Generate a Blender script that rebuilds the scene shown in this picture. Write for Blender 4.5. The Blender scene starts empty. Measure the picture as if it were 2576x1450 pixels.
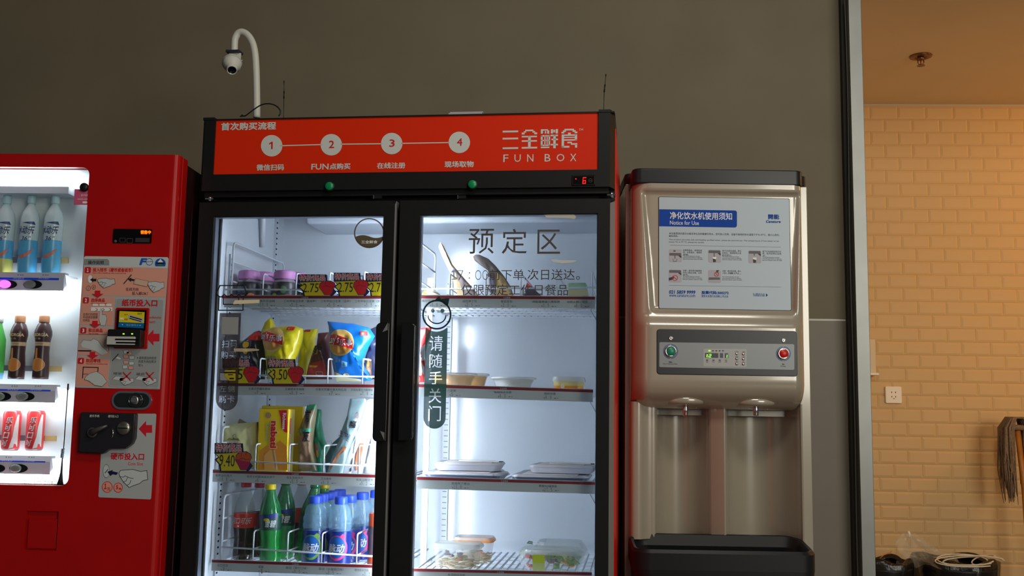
import bpy, math, random
from math import sin, cos, pi, radians, sqrt, atan2, hypot
from mathutils import Vector, Matrix

random.seed(7)
S = bpy.context.scene
COL = S.collection
# ------------------------------------------------------------------ camera
F = 2564.0
YAW, PIT, ROL, CZ = radians(2.415), radians(6.92), radians(0.949), 1.20
FW = Vector((-sin(YAW) * cos(PIT), cos(YAW) * cos(PIT), sin(PIT)))
_r = Vector((cos(YAW), sin(YAW), 0)); _u = _r.cross(FW)
RT = _r * cos(ROL) + _u * sin(ROL); UP = _u * cos(ROL) - _r * sin(ROL)
cd = bpy.data.cameras.new('camera'); cam = bpy.data.objects.new('camera', cd); COL.objects.link(cam)
cd.sensor_width = 36; cd.lens = F / 2576 * 36; cd.clip_start = 0.05
m = Matrix((RT, UP, -FW)).transposed().to_4x4(); m.translation = (0, 0, CZ)
cam.matrix_world = m
S.camera = cam
# ------------------------------------------------------------------ world, lights, exposure
w = bpy.data.worlds.new('world'); S.world = w; w.use_nodes = True
w.node_tree.nodes['Background'].inputs[0].default_value = (0.80, 0.90, 1.0, 1)
w.node_tree.nodes['Background'].inputs[1].default_value = 0.065
S.view_settings.view_transform = 'Standard'; S.view_settings.look = 'None'
S.view_settings.gamma = 1; S.view_settings.exposure = 0; S.view_settings.use_curve_mapping = False
S.cycles.use_denoising = True
S.cycles.transparent_max_bounces = 24
S.cycles.max_bounces = 10
S.cycles.sample_clamp_indirect = 4

def area(name, loc, tgt, sx, sy, power, col):
    l = bpy.data.lights.new(name, 'AREA'); l.shape = 'RECTANGLE'; l.size = sx; l.size_y = sy
    l.energy = power; l.color = col
    o = bpy.data.objects.new(name, l); COL.objects.link(o); o.location = loc
    o.rotation_euler = (Vector(tgt) - Vector(loc)).to_track_quat('-Z', 'Y').to_euler()
    return o
# daylight from the glazed side of the hall (right, behind the viewer) and the hall's ceiling light
area('hall_window_light', (3.9, -3.2, 2.5), (-0.1, 3.2, 1.3), 2.8, 2.2, 165, (1.0, 0.94, 0.80))
area('hall_ceiling_light', (0.8, 0.9, 3.4), (0.6, 2.6, 0.9), 1.2, 0.5, 26, (1.0, 0.93, 0.80))
# warm downlight of the back room, above the tiled wall to the right of the doorway
area('back_room_downlight', (3.6, 4.3, 2.80), (2.4, 5.5, 1.75), 0.5, 0.5, 14.5, (1.0, 0.43, 0.07))
area('back_room_lamp', (2.6, 4.1, 1.3), (2.4, 5.3, 2.4), 0.6, 0.6, 3.2, (1.0, 0.48, 0.10))

# ------------------------------------------------------------------ helpers
def lin(c):
    return tuple(((x / 255) / 12.92 if x <= 10.3 else (((x / 255) + 0.055) / 1.055) ** 2.4) for x in c)
MATS = {}
def mat(name, c=(128, 128, 128), rough=0.5, metal=0.0, alpha=1.0, emit=0.0, spec=0.5, noise=0.0, scale=30.0, bump=0.0, coat=0.0, ecol=None, trans=0.0):
    if name in MATS: return MATS[name]
    m = bpy.data.materials.new(name); m.use_nodes = True; nt = m.node_tree
    b = nt.nodes['Principled BSDF']; I = b.inputs
    c = lin(c)
    I['Base Color'].default_value = (*c, 1); I['Roughness'].default_value = rough; I['Metallic'].default_value = metal
    I['Alpha'].default_value = alpha; I['Specular IOR Level'].default_value = spec; I['Coat Weight'].default_value = coat
    I['Coat Roughness'].default_value = 0.08; I['Transmission Weight'].default_value = trans
    if emit:
        I['Emission Color'].default_value = (*(lin(ecol) if ecol else c), 1); I['Emission Strength'].default_value = emit
    if noise or bump:
        tc = nt.nodes.new('ShaderNodeTexCoord'); nz = nt.nodes.new('ShaderNodeTexNoise')
        nz.inputs['Scale'].default_value = scale; nz.inputs['Detail'].default_value = 5
        nt.links.new(tc.outputs['Object'], nz.inputs['Vector'])
        if noise:
            rp = nt.nodes.new('ShaderNodeValToRGB')
            rp.color_ramp.elements[0].position = 0.3; rp.color_ramp.elements[1].position = 0.7
            rp.color_ramp.elements[0].color = (*[x * (1 - noise) for x in c], 1)
            rp.color_ramp.elements[1].color = (*[min(1, x * (1 + noise)) for x in c], 1)
            nt.links.new(nz.outputs['Fac'], rp.inputs[0]); nt.links.new(rp.outputs[0], I['Base Color'])
        if bump:
            bp = nt.nodes.new('ShaderNodeBump'); bp.inputs['Strength'].default_value = bump; bp.inputs['Distance'].default_value = 0.01
            nt.links.new(nz.outputs['Fac'], bp.inputs['Height']); nt.links.new(bp.outputs[0], I['Normal'])
    MATS[name] = m
    return m
def thin_glass(name, tint=(1, 1, 1), ior=1.45, k=1.0, rough=0.0):
    if name in MATS: return MATS[name]
    m = bpy.data.materials.new(name); m.use_nodes = True; nt = m.node_tree; nt.nodes.clear()
    o = nt.nodes.new('ShaderNodeOutputMaterial'); mx = nt.nodes.new('ShaderNodeMixShader')
    t = nt.nodes.new('ShaderNodeBsdfTransparent'); t.inputs[0].default_value = (*tint, 1)
    g = nt.nodes.new('ShaderNodeBsdfGlossy'); g.inputs['Roughness'].default_value = rough
    fr = nt.nodes.new('ShaderNodeFresnel'); fr.inputs[0].default_value = ior
    mu = nt.nodes.new('ShaderNodeMath'); mu.operation = 'MULTIPLY'; mu.inputs[1].default_value = k; mu.use_clamp = True
    nt.links.new(fr.outputs[0], mu.inputs[0]); nt.links.new(mu.outputs[0], mx.inputs[0])
    nt.links.new(t.outputs[0], mx.inputs[1]); nt.links.new(g.outputs[0], mx.inputs[2]); nt.links.new(mx.outputs[0], o.inputs[0])
    MATS[name] = m
    return m

class Fr:
    """An upright frame: u to the right, v into the picture, z up."""
    def __init__(s, X, Y, rz, Z=0.0):
        s.o = Vector((X, Y, Z)); s.deg = rz; s.rz = radians(rz)
        s.u = Vector((cos(s.rz), sin(s.rz), 0)); s.v = Vector((-sin(s.rz), cos(s.rz), 0))
    def at(s, x, y, v=0.0):
        d = RT * ((x - 1288) / F) - UP * ((y - 725) / F) + FW
        c = Vector((0, 0, CZ)); t = ((s.o - c).dot(s.v) + v) / d.dot(s.v)
        p = c + d * t - s.o
        return p.dot(s.u), p.z
    def W(s, u, v, z): return s.o + s.u * u + s.v * v + Vector((0, 0, z))
    def sub(s, u, v, z, rz=0.0):
        p = s.W(u, v, z)
        return Fr(p.x, p.y, s.deg + rz, p.z)

def empty(name, fr, label, cat, group=None):
    o = bpy.data.objects.new(name, None); COL.objects.link(o); o.empty_display_size = 0.05
    o.location = fr.o; o.rotation_euler = (0, 0, fr.rz)
    o['label'] = label; o['category'] = cat
    if group: o['group'] = group
    return o

class MB:
    def __init__(s): s.v = []; s.f = []; s.fm = []; s.fs = []; s.mats = []
    def mi(s, m):
        if m not in s.mats: s.mats.append(m)
        return s.mats.index(m)
    def add(s, vs, fs, m, smooth=False):
        n = len(s.v); s.v += [tuple(p) for p in vs]; i = s.mi(m)
        for f in fs:
            s.f.append(tuple(k + n for k in f)); s.fm.append(i); s.fs.append(smooth)
        return s
    def box(s, x0, x1, y0, y1, z0, z1, m):
        vs = [(x, y, z) for z in (z0, z1) for y in (y0, y1) for x in (x0, x1)]
        return s.add(vs, [(0, 2, 3, 1), (4, 5, 7, 6), (0, 1, 5, 4), (2, 6, 7, 3), (0, 4, 6, 2), (1, 3, 7, 5)], m)
    def prism(s, pts, y0, y1, m, smooth=False):
        """polygon in (x, z), extruded along y"""
        n = len(pts)
        vs = [(x, y0, z) for x, z in pts] + [(x, y1, z) for x, z in pts]
        a = sum(pts[i][0] * pts[(i + 1) % n][1] - pts[(i + 1) % n][0] * pts[i][1] for i in range(n))
        fs = [tuple(range(n)), tuple(range(2 * n - 1, n - 1, -1))] + [(i, i + n, (i + 1) % n + n, (i + 1) % n) for i in range(n)]
        if a < 0: fs = [tuple(reversed(f)) for f in fs]
        return s.add(vs, fs, m, smooth)
    def hprism(s, pts, z0, z1, m, smooth=False):
        n = len(pts)
        vs = [(x, y, z0) for x, y in pts] + [(x, y, z1) for x, y in pts]
        a = sum(pts[i][0] * pts[(i + 1) % n][1] - pts[(i + 1) % n][0] * pts[i][1] for i in range(n))
        fs = [tuple(range(n - 1, -1, -1)), tuple(range(n, 2 * n))] + [(i, (i + 1) % n, (i + 1) % n + n, i + n) for i in range(n)]
        if a < 0: fs = [tuple(reversed(f)) for f in fs]
        return s.add(vs, fs, m, smooth)
    def lathe(s, prof, m, n=20, c=(0, 0, 0), M=None, cap=True, smooth=True, amp=None):
        """prof: (radius, z); m may be one material or one per segment"""
        vs = []
        for r, z in prof:
            for i in range(n):
                a = 2 * pi * i / n; p = Vector((r * cos(a), r * sin(a), z))
                if M is not None: p = M @ p
                vs.append((p.x + c[0], p.y + c[1], p.z + c[2]))
        base = len(s.v); s.v += vs
        for k in range(len(prof) - 1):
            mk = m[k] if isinstance(m, (list, tuple)) else m
            if mk is None: continue
            i0 = s.mi(mk)
            for i in range(n):
                j = (i + 1) % n
                s.f.append((base + k * n + i, base + k * n + j, base + (k + 1) * n + j, base + (k + 1) * n + i)); s.fm.append(i0); s.fs.append(smooth)
        if cap:
            for k, rev in ((0, True), (len(prof) - 1, False)):
                if prof[k][0] > 1e-5:
                    ids = [base + k * n + i for i in range(n)]
                    if rev: ids.reverse()
                    mk = m if not isinstance(m, (list, tuple)) else (m[0] if k == 0 else m[-1])
                    s.f.append(tuple(ids)); s.fm.append(s.mi(mk)); s.fs.append(False)
        return s
    def tube(s, pts, r, m, n=8, cap=True):
        pts = [Vector(p) for p in pts]; rs = r if isinstance(r, (list, tuple)) else [r] * len(pts)
        vs = []; ref = None
        for i, p in enumerate(pts):
            t = (pts[min(i + 1, len(pts) - 1)] - pts[max(i - 1, 0)]).normalized()
            if ref is None:
                ref = Vector((0, 0, 1)) if abs(t.z) < 0.9 else Vector((1, 0, 0))
            a = (ref - t * ref.dot(t)).normalized(); b = t.cross(a); ref = a
            for k in range(n):
                q = 2 * pi * k / n; vs.append(p + (a * cos(q) + b * sin(q)) * rs[i])
        fs = []
        for i in range(len(pts) - 1):
            for k in range(n):
                j = (k + 1) % n; fs.append((i * n + k, i * n + j, (i + 1) * n + j, (i + 1) * n + k))
        if cap: fs += [tuple(range(n - 1, -1, -1)), tuple((len(pts) - 1) * n + k for k in range(n))]
        return s.add(vs, fs, m, True)
    def grid(s, fn, nu, nv, m, smooth=True):
        vs = [fn(i / nu, j / nv) for j in range(nv + 1) for i in range(nu + 1)]
        fs = [(j * (nu + 1) + i, j * (nu + 1) + i + 1, (j + 1) * (nu + 1) + i + 1, (j + 1) * (nu + 1) + i) for j in range(nv) for i in range(nu)]
        return s.add(vs, fs, m, smooth)
    def build(s, name, parent=None, bev=0.0, seg=2, solid=0.0, sub=0, label=None, kind=None):
        me = bpy.data.meshes.new(name); me.from_pydata(s.v, [], s.f)
        for m in s.mats: me.materials.append(m)
        me.polygons.foreach_set('material_index', s.fm); me.polygons.foreach_set('use_smooth', s.fs); me.update()
        o = bpy.data.objects.new(name, me); COL.objects.link(o)
        if parent is not None: o.parent = parent
        if solid:
            q = o.modifiers.new('solid', 'SOLIDIFY'); q.thickness = solid; q.offset = 0
        if bev:
            q = o.modifiers.new('bevel', 'BEVEL'); q.width = bev; q.segments = seg; q.limit_method = 'ANGLE'; q.angle_limit = radians(40)
            me.polygons.foreach_set('use_smooth', [True] * len(s.f))
            q.harden_normals = True
        if sub:
            q = o.modifiers.new('sub', 'SUBSURF'); q.levels = sub; q.render_levels = sub
        if label: o['label'] = label
        if kind: o['kind'] = kind
        return o

def rrect(x0, x1, z0, z1, r, n=5):
    r = min(r, abs(x1 - x0) / 2 - 1e-5, abs(z1 - z0) / 2 - 1e-5); out = []
    for cx, cz, a0 in ((x1 - r, z1 - r, 0), (x0 + r, z1 - r, 90), (x0 + r, z0 + r, 180), (x1 - r, z0 + r, 270)):
        for k in range(n + 1):
            a = radians(a0 + 90 * k / n); out.append((cx + r * cos(a), cz + r * sin(a)))
    return out

GL = {}
def glyphs(txt, bold):
    bold = max(0, bold); key = (txt, bold)
    if key not in GL:
        c = bpy.data.curves.new('t', 'FONT'); c.body = txt; c.size = 1; c.resolution_u = 2
        o = bpy.data.objects.new('t', c); COL.objects.link(o); bpy.context.view_layer.update()
        me = bpy.data.meshes.new_from_object(o.evaluated_get(bpy.context.evaluated_depsgraph_get()))
        vs = [(v.co.x, v.co.y) for v in me.vertices]; fs = [tuple(p.vertices) for p in me.polygons]
        bpy.data.objects.remove(o); bpy.data.curves.remove(c); bpy.data.meshes.remove(me)
        n0 = len(vs)
        if bold > 0:
            k = 4 if bold < .02 else 8; v0, f0 = vs, fs
            for i in range(k):
                a = 2 * pi * (i + .5) / k; dx, dy = bold * cos(a), bold * sin(a)
                vs = vs + [(x + dx, y + dy) for x, y in v0]; fs = fs + [tuple(j + n0 * (i + 1) for j in f) for f in f0]
        xs = [p[0] for p in vs] or [0, 1]; ys = [p[1] for p in vs] or [0, 1]
        GL[key] = ([((x - min(xs)) / (max(xs) - min(xs) + 1e-6), (y - min(ys)) / (max(ys) - min(ys) + 1e-6)) for x, y in vs], fs, n0)
    return GL[key]

class Ink:
    """flat print on a surface v of a frame; coordinates in photograph pixels (fr given) or local metres (fr None)"""
    def __init__(s, fr=None, v=0.0, warp=None, dv=0.0):
        s.fr = fr; s.v = v; s.w = warp; s.dv = dv; s.mb = MB(); s.L = 0; s.dl = .0004
    def c(s, x, y): return s.fr.at(x, y, s.v + s.dv) if s.fr else (x, y)
    def p(s, u, z):
        base = s.w(u, z) if s.w else s.v
        return (u, base - 0.0005 - s.L * s.dl, z)
    def lay(s, L): s.L = L; return s
    def raw(s, pts, m):
        if s.w and len(pts) < 26:
            d = []
            for i in range(len(pts)):
                a, b_ = Vector(pts[i]), Vector(pts[(i + 1) % len(pts)]); k_ = max(1, int((b_ - a).length / .006))
                d += [tuple(a.lerp(b_, j / k_)) for j in range(k_)]
            pts = d
        n = len(pts); cu = sum(p[0] for p in pts) / n; cz = sum(p[1] for p in pts) / n
        if s.w:
            R = 7; vs = []
            for k in range(1, R + 1):
                vs += [s.p(cu + (a - cu) * k / R, cz + (b - cz) * k / R) for a, b in pts]
            vs.append(s.p(cu, cz)); ci = len(vs) - 1
            fs = [(ci, i, (i + 1) % n) for i in range(n)]
            for k in range(R - 1):
                fs += [(k * n + i, (k + 1) * n + i, (k + 1) * n + (i + 1) % n, k * n + (i + 1) % n) for i in range(n)]
            s.mb.add(vs, fs, m, True)
        else:
            s.mb.add([s.p(a, b) for a, b in pts], [tuple(range(n))], m)
        return s
    def poly(s, pts, m): return s.raw([s.c(*p) for p in pts], m)
    def rect(s, x0, y0, x1, y1, m, r=0.0):
        a = s.c(x0, y0); b = s.c(x1, y1); k = abs((b[0] - a[0]) / (x1 - x0)) if x1 != x0 else 0
        u0, u1 = sorted((a[0], b[0])); z0, z1 = sorted((a[1], b[1]))
        if r: pts = rrect(u0, u1, z0, z1, r * k, 4)
        elif s.w: pts = [(u0 + (u1 - u0) * i / 6, z0) for i in range(7)] + [(u1, z0 + (z1 - z0) * i / 4) for i in range(1, 5)] + [(u1 - (u1 - u0) * i / 6, z1) for i in range(1, 7)] + [(u0, z1 - (z1 - z0) * i / 4) for i in range(1, 4)]
        else: pts = [(u0, z0), (u1, z0), (u1, z1), (u0, z1)]
        return s.raw(pts, m)
    def frame(s, x0, y0, x1, y1, w, m, r=4):
        n = 4
        o = [s.c(*q) for q in rrect(x0, x1, y0, y1, r, n)]; i = [s.c(*q) for q in rrect(x0 + w, x1 - w, y0 + w, y1 - w, max(r - w, 0.3), n)]
        k = len(o)
        s.mb.add([s.p(*q) for q in o + i], [(a, (a + 1) % k, (a + 1) % k + k, a + k) for a in range(k)], m); return s
    def ell(s, cx, cy, rx, ry, m, n=28, a0=0, a1=360, w=None, rot=0):
        cr, sr = cos(radians(rot)), sin(radians(rot))
        def P(a, q):
            x, y = rx * q * cos(a), ry * q * sin(a)
            return s.c(cx + x * cr - y * sr, cy + x * sr + y * cr)
        A = [radians(a0 + (a1 - a0) * i / n) for i in range(n + 1)]
        if w is None:
            pts = [P(a, 1) for a in (A[:-1] if a1 - a0 >= 360 else A)]
            return s.raw(pts, m)
        q = 1 - w / max(rx, ry)
        vs = [s.p(*P(a, 1)) for a in A] + [s.p(*P(a, q)) for a in A]
        s.mb.add(vs, [(i, i + 1, i + 2 + n, i + 1 + n) for i in range(n)], m); return s
    def line(s, pts, w, m, closed=False):
        if closed: pts = list(pts) + [pts[0]]
        for (ax, ay), (bx, by) in zip(pts[:-1], pts[1:]):
            d = hypot(bx - ax, by - ay) or 1; nx, ny = -(by - ay) / d * w / 2, (bx - ax) / d * w / 2
            ex, ey = (bx - ax) / d * w * 0.3, (by - ay) / d * w * 0.3
            q = [s.c(ax + nx - ex, ay + ny - ey), s.c(bx + nx + ex, by + ny + ey), s.c(bx - nx + ex, by - ny + ey), s.c(ax - nx - ex, ay - ny - ey)]
            s.mb.add([s.p(*t) for t in q], [(0, 1, 2, 3)], m)
        return s
    def text(s, t, x0, y0, x1, y1, m, bold=0.0, shear=0.0, rot=0):
        """(x0,y0) bottom-left and (x1,y1) top-right of the lettering"""
        a = s.c(x0, y0); b = s.c(x1, y1); W, H = b[0] - a[0], b[1] - a[1]
        if t == '1': t = '１'
        if t == '１': a = (a[0] + W / 2 - .24 * H, a[1]); W = .48 * H
        vs, fs, n0 = glyphs(t, bold)
        if rot == -90:
            q = [(a[0] + y * W, b[1] - x * H) for x, y in vs]
        elif rot:
            cr, sr = cos(radians(rot)), sin(radians(rot)); cu, cz = a[0] + W / 2, a[1] + H / 2
            q = [((x - .5) * W * cr - (y - .5) * H * sr + cu, (x - .5) * W * sr + (y - .5) * H * cr + cz) for x, y in vs]
        else: q = [(a[0] + x * W + shear * (y - .5) * H, a[1] + y * H) for x, y in vs]
        P_ = []
        for i, k in enumerate(q):
            yy = s.p(*k)[1] if i < n0 else P_[i % n0][1]
            P_.append((k[0], yy - 4e-5 * (i // max(n0, 1)), k[1]))
        s.mb.add(P_, fs, m); return s
    def build(s, name, parent, **k): return s.mb.build(name, parent, **k)

def struct(mb, name, **k):
    o = mb.build(name, None, **k); o['kind'] = 'structure'; return o

# ------------------------------------------------------------------ materials
BLACK = mat('black_plastic', (22, 23, 24), 0.42, spec=0.35, noise=0.08, scale=60)
BLACK2 = mat('black_frame', (16, 17, 18), 0.5, spec=0.3)
HOLE = mat('dark_slot', (8, 8, 9), 0.8, spec=0.1)
RED = mat('red_enamel', (178, 8, 8), 0.30, spec=0.4, noise=0.05, scale=8, bump=0.02)
CHROME = mat('chrome', (215, 215, 215), 0.12, 1.0)
STEEL = mat('brushed_steel', (128, 130, 128), 0.42, 1.0, noise=0.06, scale=9)
WHITE = mat('white_enamel', (232, 236, 240), 0.35)
WHT = mat('white_ink', (235, 236, 236), 0.5)
BLK = mat('black_ink', (26, 24, 30), 0.5)
GRYI = mat('grey_ink', (78, 72, 68), 0.6)
INKD = mat('dark_text', (66, 68, 70), 0.6)
REDI = mat('red_ink', (205, 16, 30), 0.5)
LGREY = mat('light_grey_print', (178, 182, 184), 0.5)
MGREY = mat('mid_grey_print', (140, 144, 146), 0.5)
BLUEI = mat('blue_ink', (10, 84, 180), 0.5)
GLASS = thin_glass('door_glass', (0.93, 0.96, 0.98), 1.45, 1.0)
CLEAR = mat('clear_plastic', (225, 232, 236), 0.10, alpha=0.22, spec=0.8)
YEL = mat('yellow_print', (232, 205, 10), 0.45)

# ------------------------------------------------------------------ room shell
WY = 3.66
RM = Fr(0, WY, 0)
WALLM = mat('grey_wall_concrete', (112, 103, 84), 0.75, noise=0.07, scale=3.5, bump=0.15)
TILEM = mat('grey_wall_tile', (112, 103, 91), 0.5, noise=0.06, scale=6, bump=0.05)
GROUT = mat('pale_grout', (205, 200, 190), 0.8)
xr = RM.at(2138, 700)[0]; zg = RM.at(2100, 805)[1]
b = MB(); b.box(-5.2, xr, WY + 0.0015, WY + 0.16, 0, 3.9, GROUT); wall = struct(b, 'wall_back')
def piece(name, parent, mb, **k): return mb.build(name, parent, **k)
XP = [-5.2, -3.9, -2.6, -1.3, 0.0, xr]
for i in range(5):
    piece('wall_tile', wall, MB().box(XP[i] + 0.002, XP[i + 1] - 0.002, WY, WY + 0.02, 0.605, zg - 0.004, TILEM))
    piece('wall_tile', wall, MB().box(XP[i] + 0.002, XP[i + 1] - 0.002, WY, WY + 0.02, 0.0, 0.598, TILEM))
piece('wall_facing', wall, MB().box(-5.2, xr, WY - 0.001, WY + 0.02, zg + 0.004, 3.9, WALLM))
struct(MB().box(-6, 6, -4, 7.2, -0.1, 0, mat('floor_tile_grey', (120, 116, 110), 0.35, noise=0.1, scale=2)), 'floor')
struct(MB().box(-6, xr + 0.2, -4, WY + 0.2, 3.9, 4.0, mat('ceiling_paint', (150, 146, 138), 0.9)), 'ceiling')
# doorway jamb: steel trim with a dark gap beside it
t0 = Fr(0, WY - 0.085, 0)
x0 = t0.at(2151, 700)[0]; x1 = t0.at(2184.5, 700)[0]
jb = struct(MB().box(x0, x1, WY - 0.085, WY + 0.20, 0, 3.9, STEEL), 'trim_1', bev=0.002)
struct(MB().box(xr - 0.005, x0, WY + 0.012, WY + 0.2, 0, 3.9, HOLE), 'trim_2')
struct(MB().box(xr - 0.018, xr - 0.004, WY - 0.03, WY + 0.02, 0, 3.9, mat('dark_seal', (42, 38, 34), 0.7)), 'trim_3')
cb = MB(); pts = []
for k in range(30):
    y = 0 + 1500 * k / 29; base = 2123 + (2161 - 2123) * (y / 1450)
    u, z = t0.at(base + 1.6 * sin(y / 130) + 2.0 * sin(y / 310 + 1), y, 0.03); pts.append((u, WY - 0.055, z))
cb.tube(pts, 0.0022, mat('grey_cable', (96, 98, 92), 0.5), 6)
o = cb.build('wall_cable'); o['label'] = 'thin grey cable running down the wall beside the steel doorway trim'; o['category'] = 'cable'

# back room ----------------------------------------------------------
BY = 5.5
BR = Fr(0, BY, 0)
zc = BR.at(2400, 262)[1]
TIL = mat('cream_glazed_tile', (212, 180, 130), 0.50, spec=0.2, noise=0.03, scale=3)
PLAS = mat('cream_ceiling_paint', (222, 206, 180), 0.8, noise=0.02, scale=4)
JNT = mat('tile_joint', (196, 184, 160), 0.9)
wt = struct(MB().box(1.03, 4.6, BY + 0.004, BY + 0.12, 0, zc, JNT), 'wall_rear')
struct(MB().box(0.93, 4.6, WY + 0.2, BY + 0.12, zc, zc + 0.1, PLAS), 'ceiling')
struct(MB().box(xr, 4.7, WY + 0.19, WY + 0.25, zc, 3.9, WALLM), 'wall_over_opening')
struct(MB().box(4.6, 4.7, WY + 0.2, BY + 0.12, 0, zc, PLAS), 'wall_right')
struct(MB().box(0.93, 1.03, WY + 0.2, BY + 0.12, 0, zc, PLAS), 'wall_left')
u0, zt0 = BR.at(2371, 527.7); tw = (BR.at(2571, 600)[0] - BR.at(2371, 600)[0]) / (200 / 71.2)
th = (BR.at(2400, 527)[1] - BR.at(2400, 1310)[1]) / 23.0
def tilemesh(w, h):
    b = 0.012; d = 0.0036; b2 = 0.0003
    vs = [(-w / 2 + b2, 0.004, -h / 2 + b2), (w / 2 - b2, 0.004, -h / 2 + b2), (w / 2 - b2, 0.004, h / 2 - b2), (-w / 2 + b2, 0.004, h / 2 - b2),
          (-w / 2 + b2, 0, -h / 2 + b2), (w / 2 - b2, 0, -h / 2 + b2), (w / 2 - b2, 0, h / 2 - b2), (-w / 2 + b2, 0, h / 2 - b2),
          (-w / 2 + b, -d, -h / 2 + b), (w / 2 - b, -d, -h / 2 + b), (w / 2 - b, -d, h / 2 - b), (-w / 2 + b, -d, h / 2 - b)]
    fs = [(8, 9, 10, 11)] + [(i, (i + 1) % 4, (i + 1) % 4 + 4, i + 4) for i in range(4)] + [(i + 4, (i + 1) % 4 + 4, (i + 1) % 4 + 8, i + 8) for i in range(4)]
    return vs, fs
tv, tf = tilemesh(tw, th)
tm = bpy.data.meshes.new('tile'); tm.from_pydata(tv, [], tf); tm.materials.append(TIL)
rest = MB()
ur = BR.at(2600, 700)[0]; ul = BR.at(2160, 700)[0]; zb = BR.at(2400, 1470)[1]
ntile = 0
for r in range(-9, 60):
    zz = zt0 - (r + 0.5) * th
    if zz < 0.05 or zz > zc - th * 0.45: continue
    for c in range(-18, 16):
        xx = u0 + (c + (0.5 if r % 2 else 0.0)) * tw
        if xx - tw / 2 < 1.22 or xx + tw / 2 > 4.58: continue
        if ul - tw / 2 < xx < ur + tw / 2 and zz > zb and ntile < 290:
            ntile += 1
            o = bpy.data.objects.new('tile', tm); COL.objects.link(o); o.parent = wt
            o.location = (xx, BY + 0.0006 * random.random(), zz); o.rotation_euler = (random.uniform(-.002, .002), 0, random.uniform(-.002, .002))
        else:
            rest.add([(x + xx, y + BY, z + zz) for x, y, z in tv], tf, TIL)
rest.build('tile_field', wt, kind='stuff')
# sprinkler
cu, cz0 = 0, 0
def on_ceiling(x, y):
    d = RT * ((x - 1288) / F) - UP * ((y - 725) / F) + FW; t = (zc - CZ) / d.z
    return Vector((0, 0, CZ)) + d * t
sp = on_ceiling(2316, 141)
t = empty('fire_sprinkler', Fr(sp.x, sp.y, 0, sp.z), 'small chrome fire sprinkler on the cream ceiling of the back room', 'sprinkler')
SPM = mat('sprinkler_metal', (128, 96, 74), 0.35, 0.8)
MB().lathe([(0.052, 0), (0.050, -0.006), (0.030, -0.010), (0.026, -0.004)], SPM, 24).build('escutcheon', t)
MB().lathe([(0.015, 0), (0.015, -0.02), (0.009, -0.022)], SPM, 14).build('body', t)
MB().tube([(0.013, 0, -0.018), (0.014, 0, -0.034), (0.003, 0, -0.046)], 0.0025, SPM).tube([(-0.013, 0, -0.018), (-0.014, 0, -0.034), (-0.003, 0, -0.046)], 0.0025, SPM).build('yoke', t)
MB().tube([(0, 0, -0.02), (0, 0, -0.043)], 0.003, mat('red_bulb', (190, 30, 20), 0.2)).build('bulb', t)
MB().lathe([(0.019, -0.048), (0.017, -0.046), (0.004, -0.045)], SPM, 16).build('deflector', t)
# socket
u, z = BR.at(2245.5, 994); s0 = BR.sub(u, -0.007, z)
t = empty('wall_socket', s0, 'cream square wall socket on the glazed tile wall', 'socket')
SOC = mat('cream_socket_plastic', (236, 226, 208), 0.4)
MB().prism(rrect(-0.042, 0.042, -0.044, 0.044, 0.006), -0.011, 0.008, SOC).build('plate', t, bev=0.002)
b = MB()
for x, z, w_, h_ in ((-.010, .013, .004, .007), (.010, .013, .004, .007), (-.010, -.010, .003, .009), (.010, -.010, .003, .009), (0, -.02, .008, .003)):
    b.box(x - w_ / 2, x + w_ / 2, -0.0118, -0.0105, z - h_ / 2, z + h_ / 2, mat('socket_hole', (70, 50, 40), 0.7))
b.build('pin_holes', t)
# paper dispenser half hidden behind the jamb
a = BR.at(2150, 852, -0.06); c = BR.at(2206, 940, -0.06)
t = empty('paper_holder', BR.sub(a[0], -0.06, c[1]), 'cream wall holder with a pale lip, half hidden behind the steel trim', 'holder')
W_, H_ = c[0] - a[0], a[1] - c[1]
MB().box(0, W_, 0.004, 0.05, 0, H_, mat('cream_holder', (214, 196, 160), 0.5)).build('body', t, bev=0.006)
MB().box(0, W_ + 0.008, -0.012, 0.05, -0.010, 0.003, SOC).build('lip', t, bev=0.002)

# mop ----------------------------------------------------------------
u, z = BR.at(2556, 1052, -0.22); mf = BR.sub(u, -0.22, z)
t = empty('string_mop', mf, 'grey string mop standing upside down by the tiled wall, wooden handle below', 'mop')
MOPM = mat('grey_mop_yarn', (128, 108, 88), 0.95, noise=0.25, scale=90, bump=0.3)
b = MB()
for k in range(190):
    a = random.random(); sx = -1 if a < 0.62 else 1
    r_ = random.uniform(0.3, 1.0)
    x = sx * (0.030 + 0.045 * random.random()); y = random.uniform(-0.045, 0.045)
    L = random.uniform(0.24, 0.43) if sx < 0 else random.uniform(0.2, 0.40)
    pts = [(random.uniform(-.02, .02), y * 0.6, 0.0)]
    pts.append((x * 0.55, y * 0.9, 0.006 - 0.01 * r_)); pts.append((x, y, -0.05)); pts.append((x * 1.05 + random.uniform(-.008, .008), y * 1.1, -L * 0.6)); pts.append((x * random.uniform(.8, 1.1), y * 1.1 + random.uniform(-.01, .01), -L))
    q = []
    for i in range(len(pts) - 1):
        for j in range(3):
            f_ = j / 3; q.append([pts[i][n] * (1 - f_) + pts[i + 1][n] * f_ for n in range(3)])
    q.append(pts[-1])
    b.tube(q, [0.0038] * 9 + [0.0034, .0028, .0022, .0012], MOPM, 5)
b.build('yarn', t, kind='stuff')
MB().tube([(-0.045, 0, -0.055), (-0.02, -0.02, -0.048), (0.02, -0.02, -0.048), (0.05, 0, -0.055)], 0.014, MOPM, 10).build('yarn_band', t)
WOOD = mat('varnished_wood', (196, 122, 48), 0.45, noise=0.15, scale=14)
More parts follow.
